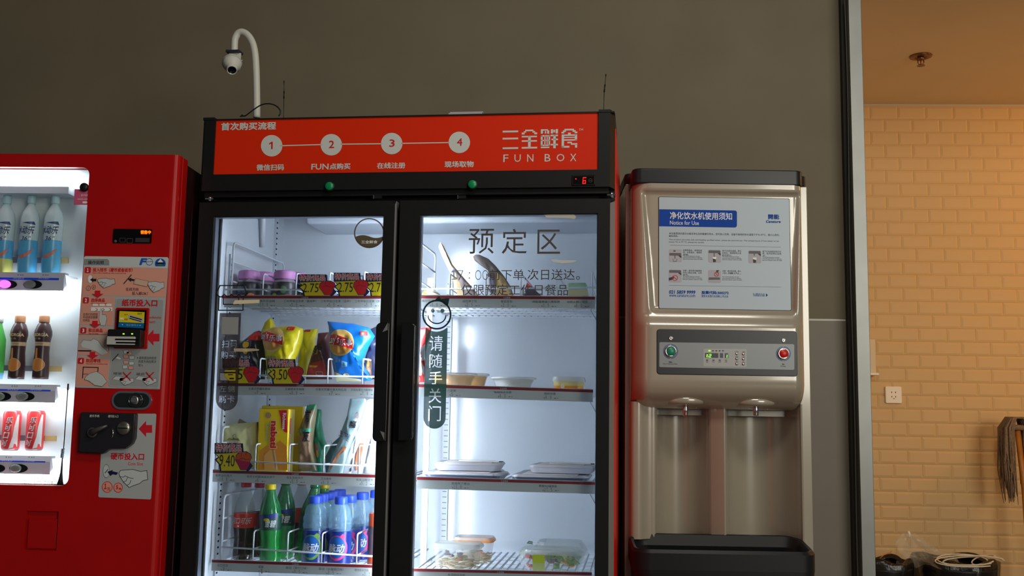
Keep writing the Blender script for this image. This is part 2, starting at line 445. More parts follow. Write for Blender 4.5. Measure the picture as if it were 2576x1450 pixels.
MB().tube([(0.004, 0.0, -0.055), (0.026, 0.0, -0.35), (0.05, 0.02, -0.9), (0.06, 0.05, -z + 0.01)], 0.014, WOOD, 12).build('handle', t)

# bins and bags ------------------------------------------------------
BAGM = mat('black_bin_bag', (20, 17, 17), 0.28, spec=0.6, bump=0.6, scale=28)
CLB = mat('clear_bag_film', (235, 225, 205), 0.2, alpha=0.16, spec=0.9)
def crumple(cx, cy, z0, z1, rx, ry, m, n=36, rows=10, seed=1, rim=0.02, over=0.05):
    rn = random.Random(seed); ph = [rn.uniform(0, 6.28) for _ in range(6)]
    b = MB()
    def fn(a, h):
        q = a * 2 * pi
        w_ = 1 + 0.05 * sin(5 * q + ph[0]) + 0.04 * sin(9 * q + ph[1] + h * 3) + 0.025 * sin(17 * q + ph[2])
        if h > 0.7:
            k = (h - 0.7) / 0.3; zz = z1 + rim * sin(k * pi) + rim * 0.9 * sin(4 * q + ph[3]) * 0.6 - over * k * 0.25 * 0
            rr = 1 - 0.18 * k
        else:
            zz = z0 + (z1 - z0) * h / 0.7 + 0; rr = 0.9 + 0.1 * h / 0.7
        return (cx + rx * rr * w_ * cos(q), cy + ry * rr * w_ * sin(q), zz)
    b.grid(fn, n, rows, m); return b
def ptw(px, py, Y):
    f = Fr(0, Y, 0); u, z = f.at(px, py); return u, z
for nm, xa, xb, yt, Y, lab, sd in (('rubbish_bin', 2180, 2318, 1424, 4.75, 'black bag lined rubbish bin right beside the steel trim', 3),
                                    ('rubbish_bin', 2322, 2535, 1420, 4.85, 'wider black bag lined rubbish bin nearest the mop', 8)):
    ua, z_ = ptw(xa, yt, Y); ub, _ = ptw(xb, yt, Y); zt = z_
    t = empty(nm, Fr((ua + ub) / 2, Y + 0.12, 0, 0), lab, 'bin')
    R_ = (ub - ua) / 2
    MB().lathe([(R_ * .78, 0), (R_ * .95, zt - 0.03), (R_ * .97, zt - 0.02), (R_ * .9, zt - 0.02), (R_ * .74, 0.03)], BLACK, 28).build('bin_body', t)
    crumple(0, 0, zt - 0.25, zt, R_, R_ * .9, BAGM, seed=sd, rim=0.02).build('bag_liner', t)
    MB().lathe([(R_ * .8, zt - 0.04), (R_ * .5, zt - 0.015), (0.001, zt - 0.02)], BAGM, 20).build('bag_fill', t)
# clear plastic bag on top
u, z = ptw(2345, 1425, 4.85); t = empty('plastic_bag', Fr(u, 4.9, 0, z), 'crumpled clear plastic bag poking out of the black bins', 'bag')
b = MB()
def cb_(a, h):
    q = a * 2 * pi; r = 0.115 * (1 - h) ** 0.55 * (1 + 0.25 * sin(3 * q + 7 * h) + 0.14 * sin(7 * q + 5 * h)) + 0.003
    return (r * cos(q) * 1.0 - 0.09 * h, r * sin(q) * 0.6, 0.148 * h + 0.012 * sin(6 * q) * (1 - h))
b.grid(cb_, 30, 12, CLB, False); b.build('bag_film', t)
MB().tube([(-0.09, -0.01, 0.15), (-0.085, -0.012, 0.135), (-0.088, -0.01, 0.12)], 0.006, mat('white_knot', (240, 235, 220), 0.4)).build('knot', t)
# white straps and orange string
u, z = ptw(2455, 1425, 4.7); t = empty('packing_straps', Fr(u, 4.72, 0, z), 'looped pale packing straps lying on the black bin bags', 'straps')
STR = mat('pale_strap', (226, 214, 186), 0.4)
for k, (rx, rz, ph, off) in enumerate(((0.15, 0.030, 0.3, -0.03), (0.13, 0.024, 0.8, -0.01), (0.11, 0.032, 0.1, -0.05), (0.05, 0.032, 1.2, 0.05))):
    MB().tube([(off + rx * cos(q), -0.03 + 0.015 * k + 0.05 * sin(q), 0.012 + rz * sin(q + ph) * 0.6 + 0.01) for q in [i / 20 * 5.2 for i in range(21)]], 0.0032, STR, 6).build('strap', t)
u, z = ptw(2245, 1418, 4.62)
b = MB().tube([(0, 0, 0), (0.02, 0.0, 0.018), (0.045, 0.01, 0.024), (0.06, 0.012, 0.034), (0.052, 0.01, 0.02)], 0.0025, mat('orange_string', (210, 130, 40), 0.6), 6)
o = b.build('string_end'); o.location = (u, 4.80, z - 0.006); o['label'] = 'short orange string end on the black bag beside the steel trim'; o['category'] = 'string'

# ================================================================== red vending machine
M = Fr(0, 2.78, 0)
PANEL = mat('warm_white_backdrop', (226, 234, 236), 0.5)
LAMP = mat('machine_lamp_tube', (255, 255, 255), 0.5, emit=26.0, ecol=(245, 250, 255))
SILV = mat('silver_plastic', (222, 222, 234), 0.35, 0.0)
vm = empty('vending_machine', M, 'red drinks vending machine with a lit window, left of the black fridge', 'vending machine')
ur = M.at(450, 400)[0]; ztop = M.at(220, 388)[1]; ul = ur - 1.28
wr, wz1 = M.at(225.5, 421.5); wz0 = M.at(100, 1222)[1]; wr = (wr + M.at(172.6, 1214)[0]) / 2; wl = ul + 0.10
dm = MB()
R0 = 0.016
prof = [(wr, 0.07), (wr, 0.0)] + [(ur - R0 + R0 * sin(radians(a)), R0 - R0 * cos(radians(a))) for a in range(0, 91, 15)] + [(ur, 0.030), (ur - 0.002, 0.032), (ur - 0.002, 0.034), (ur, 0.036), (ur, 0.07)]
zb_ = 0.10
dm.hprism(prof, zb_, ztop, RED)
dm.box(ul, wr, 0, 0.07, wz1, ztop, RED); dm.box(ul, wl, 0, 0.07, wz0, wz1, RED)
# lower door face, with the coin-return recess left open
p0 = M.at(66.8, 1286); p1 = M.at(141, 1386)
ra, rb, rz0, rz1 = p0[0], p1[0], p1[1], p0[1]
dm.box(ul, ra, 0, 0.07, zb_, wz0, RED); dm.box(rb, wr, 0, 0.07, zb_, wz0, RED)
dm.box(ra, rb, 0, 0.07, rz1, wz0, RED); dm.box(ra, rb, 0, 0.07, zb_, rz0, RED)
for cz_, sg in ((wz1, 1), (wz0, -1)):
    r = 0.022; pts = [(wr, cz_)] + [(wr - r + r * cos(radians(a)), cz_ - sg * r + sg * r * sin(radians(a))) for a in range(0, 91, 15)]
    dm.prism(pts, 0, 0.02, RED)
door = dm.build('door', vm)
CABM = mat('dark_red_cabinet', (40, 10, 13), 0.4)
b = MB(); b.box(ul + 0.01, ur - 0.004, 0.130, 0.72, 0.08, ztop - 0.012, CABM)
b.box(wr + 0.022, ur - 0.004, 0.072, 0.130, 0.08, ztop - 0.012, CABM).box(ul + 0.01, wl - 0.032, 0.072, 0.130, 0.08, ztop - 0.012, CABM)
b.box(wl - 0.032, wr + 0.022, 0.072, 0.130, wz1 + 0.022, ztop - 0.012, CABM).box(wl - 0.032, wr + 0.022, 0.072, 0.130, 0.08, wz0 - 0.022, CABM)
b.build('cabinet', vm)
for fx in (ul + 0.08, ur - 0.08):
    for fy in (0.12, 0.66): MB().lathe([(0.03, 0.0), (0.03, 0.012), (0.012, 0.014), (0.012, 0.085)], BLACK, 14, c=(fx, fy, 0)).build('foot', vm)
MB().box(ul + .02, ur - .02, 0.02, 0.07, 0.02, 0.10, BLACK).build('kick_plate', vm)
# coin return flap
b = MB(); b.box(ra, rb, 0.010, 0.012, rz0, rz1, RED)
zf = M.at(100, 1306)[1]
b.box(ra + .006, rb - .004, 0.004, 0.010, rz0 + .004, zf, RED); b.build('coin_return_flap', vm, bev=0.002)
# display compartment
b = MB()
b.box(wl - .03, wr + .02, 0.115, 0.125, wz0 - .02, wz1 + .02, PANEL)
b.box(wl - .03, wr + .001, 0.021, 0.115, wz1 - .003, wz1 - .0005, PANEL)
b.box(wl - .03, wr + .001, 0.021, 0.115, wz0 + .0005, wz0 + .003, PANEL)
b.box(wr - .003, wr - .0005, 0.021, 0.115, wz0, wz1, PANEL)
b.build('display_case', vm)
MB().prism(rrect(wl, wr, wz0, wz1, 0.02), 0.003, 0.006, thin_glass('window_glass', (0.97, 0.985, 0.99), 1.35)).build('window_pane', vm)
# rails
RAILS = []
COLD = mat('blue_label_strip', (20, 76, 240), 0.4)
for k, (yt, yb, xe) in enumerate(((688, 731, 162), (968, 1013, 141), (1147, 1194, 128))):
    ue = M.at(xe, (yt + yb) / 2, 0.04)[0]; z1 = M.at(80, yt, 0.06)[1]; z0 = M.at(80, yb, 0.035)[1]
    zm = M.at(80, yt + 15, 0.035)[1]
    b = MB(); b.add([(wl, 0.041, z1), (ue, 0.041, z1), (ue, 0.035, zm), (wl, 0.035, zm), (wl, 0.037, z0), (ue, 0.037, z0), (wl, 0.062, z0), (ue, 0.062, z0)],
          [(3, 2, 1, 0), (4, 5, 2, 3), (6, 7, 5, 4), (1, 2, 5, 7)], SILV)
    b.box(wl, ue, .0415, .062, z1 - .006, z1, SILV)
    rail = b.build('display_rail', vm)
    b = MB(); b.box(wl, ue + 0.004, 0.060, 0.112, z1 - 0.010, z1 - 0.006, CLEAR); b.build('display_ledge', vm)
    MB().tube([(wl, 0.055, z0 + 0.001), (ue + 0.004, 0.055, z0 + 0.001)], 0.007, LAMP, 10).build('lamp_tube', rail)
    ink = Ink(M, 0.035)
    def slant(u, z, zm=zm, z1=z1): return 0.035 if z < zm else 0.035 + 0.006 * (z - zm) / (z1 - zm)
    ink.w = slant
    ink.rect(-200, yt + 8.0, xe - 14, yt + 17.5, COLD)
    ink.L = 1
    cs = {0: (-42, 20, 83), 1: (-55, 5, 64), 2: (-68, -10, 47)}[k]
    for j, cx in enumerate(cs):
        ink.text('冷COLD', cx + 18 - 5, yt + 15, cx + 46 - 5, yt + 10, WHT, 0.0)
        ink.text('¥ 4.0', cx + 22, yt + 6, cx + 38, yt + 2, INKD, 0.0)
    ink.build('price_strip', rail)
    for j, cx in enumerate(cs):
        a = M.at(cx, yb - 15, 0.036); e = M.at(cx + 23, yb - 15, 0.036); rx = e[0] - a[0]; cy = a[1]
        lit = (k == 0 and j == 1)
        bt = MB(); bt.prism([(a[0] + rx * cos(q * pi / 12), cy + rx * 0.46 * sin(q * pi / 12)) for q in range(24)], 0.0335, 0.038, HOLE)
        bt.build('select_button', vm)
        ub = a[0] - rx * 0.25
        MB().lathe([(rx * .62, 0), (rx * .62, 0.010), (rx * .5, 0.013), (0.001, 0.014)], mat('lit_magenta_button', (250, 120, 245), 0.4, emit=5, ecol=(255, 60, 250)) if lit else mat('grey_button', (128, 134, 130), 0.3), 20,
                   M=Matrix(((1, 0, 0), (0, 0, -1), (0, .68, 0))), c=(ub, 0.040, cy)).build('button_lens', vm, label='lit magenta button lens' if lit else None)
MB().tube([(wl, 0.065, M.at(80, 461, 0.065)[1]), (M.at(189, 461, 0.065)[0], 0.065, M.at(80, 461, 0.065)[1])], 0.008, LAMP, 12).build('lamp_tube', vm)
b = MB(); zz = M.at(80, 480, 0.08)[1]; b.box(wl, M.at(185, 480, .08)[0], 0.05, 0.112, zz - 0.014, zz + 0.006, mat('lamp_shelf', (200, 212, 222), 0.4)); b.build('lamp_housing', vm)
for yt, xe, xt in ((648, 148, 170), (921, 122, 152), (1097, 112, 139)):
    a = M.at(xe, yt, .10); c = M.at(xt, yt + 14, .10)
    MB().box(wl, a[0], .104, .108, c[1], a[1], mat('grey_band', (120, 118, 128), 0.5)).box(a[0], c[0], .102, .108, c[1], a[1], mat('gold_tab', (196, 172, 116), 0.4)).build('holder_band', vm)
ink = Ink(M, 0.0028)
ink.rect(188, 476, 222, 516, mat('pink_sticker', (205, 90, 130), 0.5))
ink.lay(1).text('客户电话', 204, 494, 221, 489, WHT).text('400-820-4008', 195, 503, 221, 500, WHT).rect(208, 507, 221, 512, WHT, 2)
ink.build('pink_sticker', vm); ink = Ink(M, 0.0028)
ink.lay(0).text('不得涂', 128, 1199, 154, 1192, GRYI).text('备之所有权人，不得擅自', 60, 1209, 152, 1201, GRYI).text('转让、抵押、质押本设备', 60, 1219, 152, 1211, GRYI)
ink.build('window_lettering', vm)
k_ = M.at(212, 471.5)
MB().lathe([(0.0125, 0), (0.0125, 0.006), (0.008, 0.010), (0.001, 0.0105)], BLACK, 20, M=Matrix(((1, 0, 0), (0, 0, -1), (0, 1, 0))), c=(k_[0], 0.003, k_[1])).build('window_knob', vm)
# whip antenna stuck inside of the window
a_ = M.at(172, 967, .02); t = empty('whip_antenna', M.sub(0, 0, 0), 'thin black whip antenna with a spring, standing in the red machine window corner', 'antenna')
P = lambda x, y, v=-.004: (M.at(x, y, v)[0], v, M.at(x, y, v)[1])
MB().tube([P(171.5, 967), P(160, 1130)], 0.0014, BLACK, 6).tube([P(171.5, 966), P(170.5, 982)], 0.0024, BLACK, 6).build('rod', t)
sp_ = []
c0 = P(160, 1129); c1 = P(157, 1152)
for i in range(60):
    f_ = i / 59; sp_.append((c0[0] + (c1[0] - c0[0]) * f_ + .004 * cos(f_ * 44), -.004 + .004 * sin(f_ * 44) - .003, c0[2] + (c1[2] - c0[2]) * f_))
MB().tube(sp_, 0.0009, BLACK, 5).build('spring', t)
MB().tube([P(157, 1152), P(154.5, 1190), P(153, 1205), P(151, 1221)], [0.0014, 0.003, 0.005, 0.009], BLACK, 10).build('base', t)
# status display
c = lambda x, y, v=0: M.at(x, y, v)
def plate(x0, y0, x1, y1, v0, v1, m, r=0.003, fr=M):
    a = fr.at(x0, y0); e = fr.at(x1, y1); return MB().prism(rrect(min(a[0], e[0]), max(a[0], e[0]), min(a[1], e[1]), max(a[1], e[1]), r), v0, v1, m)
dsp = plate(286, 576, 381, 613, -0.003, 0.002, HOLE).build('status_display', vm, bev=0.001)
ink = Ink(M, -0.0031)
ink.text('销售中', 353.5, 589.5, 380, 580, mat('orange_led', (255, 120, 10), 0.5, emit=2.2, ecol=(255, 95, 5)), 0.035)
ink.rect(341, 599, 376, 610, mat('display_window', (58, 50, 58), 0.3), 1).frame(301, 599, 316, 610, 1, GRYI, 2).frame(319, 600, 334, 612, 1, GRYI, 2).ell(291, 607, 3.4, 3.4, mat('grey_key', (90, 88, 90), 0.4))
ink.build('display_face', dsp)

# instruction sticker ------------------------------------------------
ST = mat('sticker_grey', (176, 180, 184), 0.45)
SAL = mat('salmon_print', (224, 158, 140), 0.5)
HANDM = mat('hand_print', (196, 204, 206), 0.5)
def zz7(x, y): return (180 + x / 4.265, 640 + y / 4.265)
class PZ:
    """draws with an offset and scale: coordinates measured on an enlargement of the photograph"""
    def __init__(s, ink, ox, oy, k): s.i = ink; s.ox = ox; s.oy = oy; s.k = k
    def q(s, x, y): return (s.ox + x / s.k, s.oy + y / s.k)
    def rect(s, x0, y0, x1, y1, m, r=0): s.i.rect(*s.q(x0, y0), *s.q(x1, y1), m, r / s.k); return s
    def frame(s, x0, y0, x1, y1, w, m, r=10): s.i.frame(*s.q(x0, y0), *s.q(x1, y1), w / s.k, m, r / s.k); return s
    def text(s, t, x0, y0, x1, y1, m, bold=0.0, **k): s.i.text(t, *s.q(x0, y0), *s.q(x1, y1), m, bold, **k); return s
    def poly(s, pts, m): s.i.poly([s.q(*p) for p in pts], m); return s
    def line(s, pts, w, m, closed=False): s.i.line([s.q(*p) for p in pts], w / s.k, m, closed); return s
    def ell(s, cx, cy, rx, ry, m, **k):
        if k.get('w'): k['w'] = k['w'] / s.k
        s.i.ell(*s.q(cx, cy), rx / s.k, ry / s.k, m, **k); return s
    def lay(s, L): s.i.L = L; return s
HAND = [(0, .22), (.06, .06), (.48, 0), (.76, .12), (.97, .06), (1, .56), (.84, .62), (.72, .78), (.45, .93), (.36, 1), (.28, .88), (.16, .70), (.04, .40)]
def hand(z, x0, y0, x1, y1, flip=False):
    P = [(x0 + (1 - a if flip else a) * (x1 - x0), y0 + b_ * (y1 - y0)) for a, b_ in HAND]
    z.poly(P, HANDM); L0 = z.i.L; z.lay(L0 + 1); z.line(P, abs(x1 - x0) * 0.016, BLK, True)
    Q = lambda a, b_: (x0 + (1 - a if flip else a) * (x1 - x0), y0 + b_ * (y1 - y0))
    for a, b_, e, g in ((.04, .40, .22, .36), (.16, .70, .30, .45), (.28, .88, .42, .60), (.22, .36, .5, .5)):
        z.line([Q(a, b_), Q((a + e) / 2 + .03, (b_ + g) / 2 + .05), Q(e, g)], abs(x1 - x0) * 0.016, BLK)
    z.lay(L0)
def arrow(z, x, y, w_, h_, m, d='down'):
    if d == 'down': z.poly([(x - w_ * .22, y), (x + w_ * .22, y), (x + w_ * .22, y + h_ * .45), (x + w_ * .5, y + h_ * .45), (x, y + h_), (x - w_ * .5, y + h_ * .45), (x - w_ * .22, y + h_ * .45)], m)
    else: z.poly([(x, y), (x + w_ * .55, y - h_ * .5), (x + w_ * .55, y - h_ * .24), (x + w_, y - h_ * .24), (x + w_, y + h_ * .24), (x + w_ * .55, y + h_ * .24), (x + w_ * .55, y + h_ * .5)], m)
ink = Ink(M, -0.0002); z = PZ(ink, 180, 640, 4.265)
# the printed plate leans with the machine's verticals: every corner is a point of the sticker itself
z.poly([(150, 20), (1030, 32), (1044, 50), (948, 1450), (52, 1432), (38, 1420), (138, 30)], ST)
z.lay(1).poly([(152, 22), (1028, 34), (1040, 46), (1030, 150), (130, 130), (136, 30)], mat('sticker_pale', (200, 206, 210), 0.45))
z.poly([(130, 135), (1030, 150), (1008, 460), (108, 440)], SAL)
z.poly([(106, 452), (462, 462), (448, 768), (86, 755)], SAL)
z.poly([(84, 775), (432, 795), (405, 1090), (62, 1080)], SAL)
z.poly([(62, 1100), (408, 1118), (388, 1425), (42, 1405)], SAL)
z.lay(2).poly([(140, 52), (385, 52), (405, 70), (408, 120), (134, 120)], MGREY)
z.lay(3).text('操作说明', 178, 108, 350, 70, INKD, 0.02)
BL = mat('logo_blue', (24, 84, 190), 0.5)
z.text('F', 738, 116, 805, 44, BL, 0.05, shear=.25).ell(838, 82, 38, 38, BL, a0=-20, a1=330, w=5).line([(802, 84), (874, 76)], 4, BL)
z.ell(955, 102, 58, 56, BL, a0=150, a1=390).lay(4).poly([(957, 50), (990, 92), (922, 92)], WHT).rect(912, 88, 1000, 106, BLK, 4).poly([(920, 122), (950, 108), (992, 122)], mat('logo_green', (40, 140, 80), 0.5))
RB = mat('sticker_red', (205, 22, 42), 0.5)
for n_, x, y, tt, tx, sub_ in (('1', 146, 138, '投入钱币（硬币或者纸币）', 660, 'Insert coins or bankNotes refer to your purchase'), ('2', 126, 462, '选择商品', 362, 'Choose the needed drink'), ('3', 98, 786, '取出商品', 338, 'Take out drinks'), ('4', 72, 1112, '取回零钱', 316, 'Take back your remaining money')):
    z.lay(3).rect(x, y, x + 62, y + 66, RB, 14).lay(4).text(n_, x + 20, y + 54, x + 44, y + 14, WHT, 0.05)
    z.lay(3).text(tt, x + 86, y + 50, tx, y + 12, RB, 0.02); w2 = {'1': 590, '2': 388, '3': 292, '4': 392}[n_]
    z.text(sub_, x + 86, y + 72, w2, y + 60, RB, 0.01)
z.lay(4)
z.ell(203, 268, 24, 42, WHT).lay(5).poly([(202, 275), (238, 250), (234, 266), (272, 264), (268, 292), (236, 288), (240, 302)], BLK).lay(4)
hand(z, 282, 258, 472, 365)
z.ell(184, 366, 24, 28, BLK, w=3).ell(242, 354, 22, 24, BLK, w=3).text('1', 176, 378, 190, 354, BLK).text('5', 234, 366, 248, 344, BLK)
z.line([(645, 222), (564, 316)], 9, BLK).poly([(606, 266), (650, 252), (642, 264), (680, 270), (672, 290), (640, 282), (642, 298)], BLK)
z.poly([(690, 262), (830, 290), (812, 350), (668, 318)], mat('note_print', (214, 176, 160), 0.5)).line([(690, 262), (830, 290), (812, 350), (668, 318)], 3, GRYI, True)
z.lay(5); hand(z, 822, 292, 1000, 412); z.lay(4)
z.text('任何方向', 584, 394, 722, 360, BLK).text('投入都OK！', 652, 438, 822, 404, BLK)
for x, y in ((286, 392), (258, 716), (232, 1048)): z.lay(7); arrow(z, x, y, 126, 76, RB)
z.lay(4)
for k in range(3): z.rect(230 + k * 72, 532, 288 + k * 72, 558, WHT, 8)
z.rect(212, 568, 440, 612, WHT, 4).lay(5)
for k in range(3): z.ell(258 + k * 72, 596, 26, 15, BLK, a0=-80, a1=90, w=6)
z.poly([(312, 588), (330, 588), (334, 650), (372, 652), (384, 690), (366, 766), (318, 762), (300, 700)], HANDM).line([(312, 588), (330, 588), (334, 650), (372, 652), (384, 690), (366, 766)], 3, BLK)
for i, s_ in enumerate(('在亮灯的按钮', '中选择您需要', '的商品')): z.text(s_, 128, 658 + i * 32, 286 if i < 2 else 200, 632 + i * 32, GRYI)
z.lay(4).rect(76, 862, 404, 1040, mat('flap_print', (190, 166, 158), 0.5)).line([(76, 862), (404, 862), (402, 1040)], 4, BLK).rect(74, 1030, 215, 1044, mat('navy_print', (16, 22, 60), 0.5))
z.lay(5).poly([(102, 960), (130, 920), (210, 930), (240, 905), (290, 930), (330, 990), (400, 1055), (330, 1085), (260, 1040), (190, 1015), (120, 1000)], HANDM).line([(102, 960), (130, 920), (210, 930), (240, 905), (290, 930), (330, 990), (400, 1055)], 3, BLK)
z.lay(4).line([(130, 1210), (122, 1330)], 8, BLK).line([(130, 1212), (290, 1216), (286, 1260)], 8, BLK).line([(130, 1285), (180, 1285)], 4, BLK)
z.lay(5).poly([(142, 1345), (160, 1310), (200, 1280), (270, 1258), (340, 1300), (386, 1370), (330, 1420), (250, 1405), (190, 1360)], HANDM).line([(142, 1345), (160, 1310), (200, 1280), (270, 1258), (340, 1300), (386, 1370), (330, 1420), (250, 1405), (190, 1360)], 3, BLK, True)
# banknote panel
z.lay(3).poly([(492, 468), (985, 480), (1000, 494), (945, 1428), (930, 1440), (418, 1420), (402, 1405), (478, 480)], LGREY)
z.lay(4).poly([(500, 480), (976, 492), (988, 504), (934, 1418), (924, 1428), (424, 1408), (414, 1398), (488, 490)], mat('sticker_mid', (158, 162, 165), 0.45))
z.lay(6).text('纸币投入口', 542, 558, 928, 488, RB, 0.035)
z.text('Banknote', 824, 690, 965, 664, REDI).text('insert', 824, 740, 905, 712, REDI)
arrow(z, 804, 895, 144, 168, RB, 'left')
z.line([(508, 1072), (442, 1144)], 8, BLK).poly([(476, 1112), (500, 1100), (534, 1118), (528, 1130), (496, 1122)], WHT)
for (x, y, cc) in ((590, 1050, HANDM), (625, 1066, SAL), (590, 1100, SAL), (650, 1110, HANDM), (590, 1160, SAL), (648, 1172, HANDM), (580, 1212, HANDM), (640, 1220, SAL)):
    z.lay(6).poly([(x - 28, y - 16), (x + 24, y - 20), (x + 30, y + 14), (x - 22, y + 18)], cc).lay(7).line([(x - 28, y - 16), (x + 24, y - 20), (x + 30, y + 14), (x - 22, y + 18)], 2, GRYI, True)
z.lay(6)
for i, s_ in enumerate(('＊请将退出的纸币', '改变方向后再次', '投入')): z.text(s_, (704, 722, 722)[i], 1128 + i * 38, (916, 914, 772)[i], 1100 + i * 38, INKD)
z.text('褶皱', 452, 1292, 545, 1268, INKD).text('破损', 700, 1300, 790, 1272, INKD)
for x0 in (440, 685):
    z.poly([(x0, 1342), (x0 + 40, 1306), (x0 + 130, 1320), (x0 + 110, 1360)], HANDM); z.line([(x0, 1342), (x0 + 40, 1306), (x0 + 130, 1320)], 3, BLK)
    hand(z, x0 + 80, 1325, x0 + 235, 1408)
    z.lay(9).line([(x0 + 122, 1268), (x0 + 198, 1354)], 11, RB).line([(x0 + 202, 1268), (x0 + 114, 1350)], 11, RB).lay(6)
ink.build('instruction_sticker', vm)
# banknote unit
a = plate(293.7, 774.8, 372, 878.5, -0.006, 0.002, RED, .004).build('note_unit_frame', vm, bev=.0015)
plate(298, 780, 368, 833, -0.008, 0.0, HOLE, .003).build('note_screen', a)
ink = Ink(M, -0.0082); z = PZ(ink, 180, 640, 4.265)
z.poly([(515, 610), (785, 622), (778, 740), (508, 728)], YEL).poly([(508, 730), (778, 742), (774, 796), (500, 782)], mat('note_blue', (0, 104, 170), 0.4))
z.lay(1).poly([(615, 645), (775, 690), (760, 740), (605, 690)], LGREY).lay(2).poly([(630, 662), (758, 698), (754, 708), (626, 672)], HOLE).poly([(625, 684), (750, 718), (748, 726), (622, 692)], HOLE)
z.text('请正面向上', 586, 770, 722, 750, mat('pale_blue_ink', (150, 190, 220), 0.5)).poly([(540, 752), (556, 752), (548, 764)], WHT).poly([(728, 760), (746, 760), (737, 770)], WHT)
z.rect(520, 680, 560, 702, WHT, 3).text('¥10', 568, 656, 604, 640, GRYI).text('¥20', 568, 708, 604, 690, GRYI).text('FIT', 712, 650, 762, 630, mat('leaf_green_ink', (60, 150, 60), 0.5), 0.02)
ink.build('note_screen_face', a)
nb = plate(284, 831, 364.5, 875, -0.034, 0.0, BLACK, .004).build('note_validator', vm, bev=.002)
plate(284, 849, 353, 871, -0.040, -0.03, mat('pale_bezel', (190, 192, 190), 0.4), .003).build('slot_bezel', nb, bev=.002)
b = MB()
for x0, y0, x1, y1 in ((290, 852.5, 347, 857), (292, 860.5, 345, 865)):
    p_ = M.at(x0, y0, -.04); q_ = M.at(x1, y1, -.04); b.box(p_[0], q_[0], -.0408, -.039, q_[1], p_[1], HOLE)
b.build('note_slot', nb)
b = MB()
for x in (311, 332.5):
    p_ = M.at(x, 840.5, -.034); b.box(p_[0] - .0022, p_[0] + .0022, -.0348, -.033, p_[1] - .0014, p_[1] + .0014, mat('green_led', (150, 230, 20), 0.5, emit=3))
b.build('indicator', nb)
# lock
lk = plate(283.5, 984, 381.5, 1032, -0.004, 0.004, CHROME, .05).build('lock_plate', vm, bev=.002)
a = M.at(332, 1008)
plate(289, 989, 376, 1027, -0.0055, 0.0, mat('dark_gloss', (26, 30, 28), 0.08, spec=0.8), .05).build('lock_recess', lk)
pa = M.at(312, 1008); pb = M.at(344, 1008)
RX = Matrix(((1, 0, 0), (0, 0, -1), (0, 1, 0)))
MB().lathe([(0.021, 0), (0.021, 0.004), (0.018, 0.005), (0.017, 0.001)], mat('dark_chrome', (90, 92, 92), 0.15, 0.9), 24, M=RX, c=(pb[0], -.0055, pb[1])).lathe([(0.012, 0), (0.012, 0.010), (0.008, 0.012), (0.001, 0.011)], CHROME, 20, M=RX, c=(pb[0], -.0055, pb[1])).build('lock_barrel', lk)
plate(296, 995, 330, 1021, -0.0075, -.004, mat('dark_gloss', (0, 0, 0)), .04).build('lock_handle', lk, bev=.001)
# coin unit and sticker
ink = Ink(M, -0.0002); z = PZ(ink, 200, 970, 4.833)
z.poly([(700, 345), (925, 345), (936, 358), (872, 1375), (858, 1388), (242, 1362), (230, 1350), (262, 820)], ST)
z.lay(1).text('硬币投入口', 378, 904, 790, 826, RB, 0.03).text('Coin Slot', 590, 972, 776, 936, REDI)
arrow(z, 722, 530, 162, 196, RB, 'left')
z.ell(328, 1044, 38, 80, HANDM).lay(2).ell(328, 1044, 40, 82, BLK, w=4).line([(312, 1066), (350, 1022)], 8, BLK)
z.poly([(342, 1050), (412, 1028), (400, 1044), (472, 1062), (452, 1090), (405, 1082), (378, 1102)], mat('navy_print', (20, 20, 60)))
z.lay(1); hand(z, 480, 1022, 832, 1242); z.lay(1)
z.ell(340, 1236, 62, 66, SAL).ell(472, 1244, 54, 58, SAL).lay(2).ell(340, 1236, 64, 68, RB, w=7).ell(472, 1244, 56, 60, RB, w=7)
z.text('1', 306, 1262, 330, 1194, RB, 0.04).text('元', 336, 1280, 380, 1240, RB, 0.02).text('5', 446, 1264, 474, 1214, RB, 0.04).text('角', 478, 1272, 512, 1244, RB, 0.02)
ink.build('coin_sticker', vm)
def pxpoly(z, pts): return [M.at(*z.q(*p)) for p in pts]
DRK = mat('coin_unit_black', (34, 32, 38), 0.32)
pts = pxpoly(z, [(60, 325), (700, 340), (716, 350), (700, 640), (668, 710), (590, 768), (400, 770), (322, 830), (45, 815), (30, 800), (52, 340)])
cu_ = MB().prism(pts, -0.022, 0.002, DRK).build('coin_unit', vm, bev=.004)
ca = M.at(200 + 165 / 4.833, 970 + 575 / 4.833, -.022); cbb = M.at(200 + 360 / 4.833, 970 + 490 / 4.833, -.022)
MB().lathe([(0.014, 0), (0.014, 0.008), (0.010, 0.010), (0.001, 0.010)], mat('grey_lever', (72, 70, 74), 0.3), 18, M=RX, c=(ca[0], -.022, ca[1])).tube([(ca[0], -.032, ca[1]), ((ca[0] + cbb[0]) / 2, -.034, ca[1] * .45 + cbb[1] * .55), (cbb[0], -.034, cbb[1])], [.010, .006, .003], mat('grey_lever', (0, 0, 0)), 8).build('return_lever', cu_)
cc = M.at(200 + 543 / 4.833, 970 + 520 / 4.833, -.022)
b = MB().lathe([(0.0185, 0), (0.0185, 0.005), (0.016, 0.008), (0.001, 0.009)], mat('coin_slot_steel', (150, 148, 138), 0.3, 0.9), 24, M=RX, c=(cc[0], -.022, cc[1]))
b.box(cc[0] - .013, cc[0] + .013, -.0325, -.030, cc[1] - .0012, cc[1] + .0012, HOLE); b.build('coin_slot', cu_)
pr = [z.q(395, 520), z.q(408, 575), z.q(404, 620), z.q(386, 645)]
MB().tube([(M.at(x, y, -.024)[0], -.024, M.at(x, y, -.024)[1]) for x, y in pr], .0014, CHROME, 6).build('guard_rib', cu_)
ink = Ink(M, -.0225); z = PZ(ink, 200, 970, 4.833)
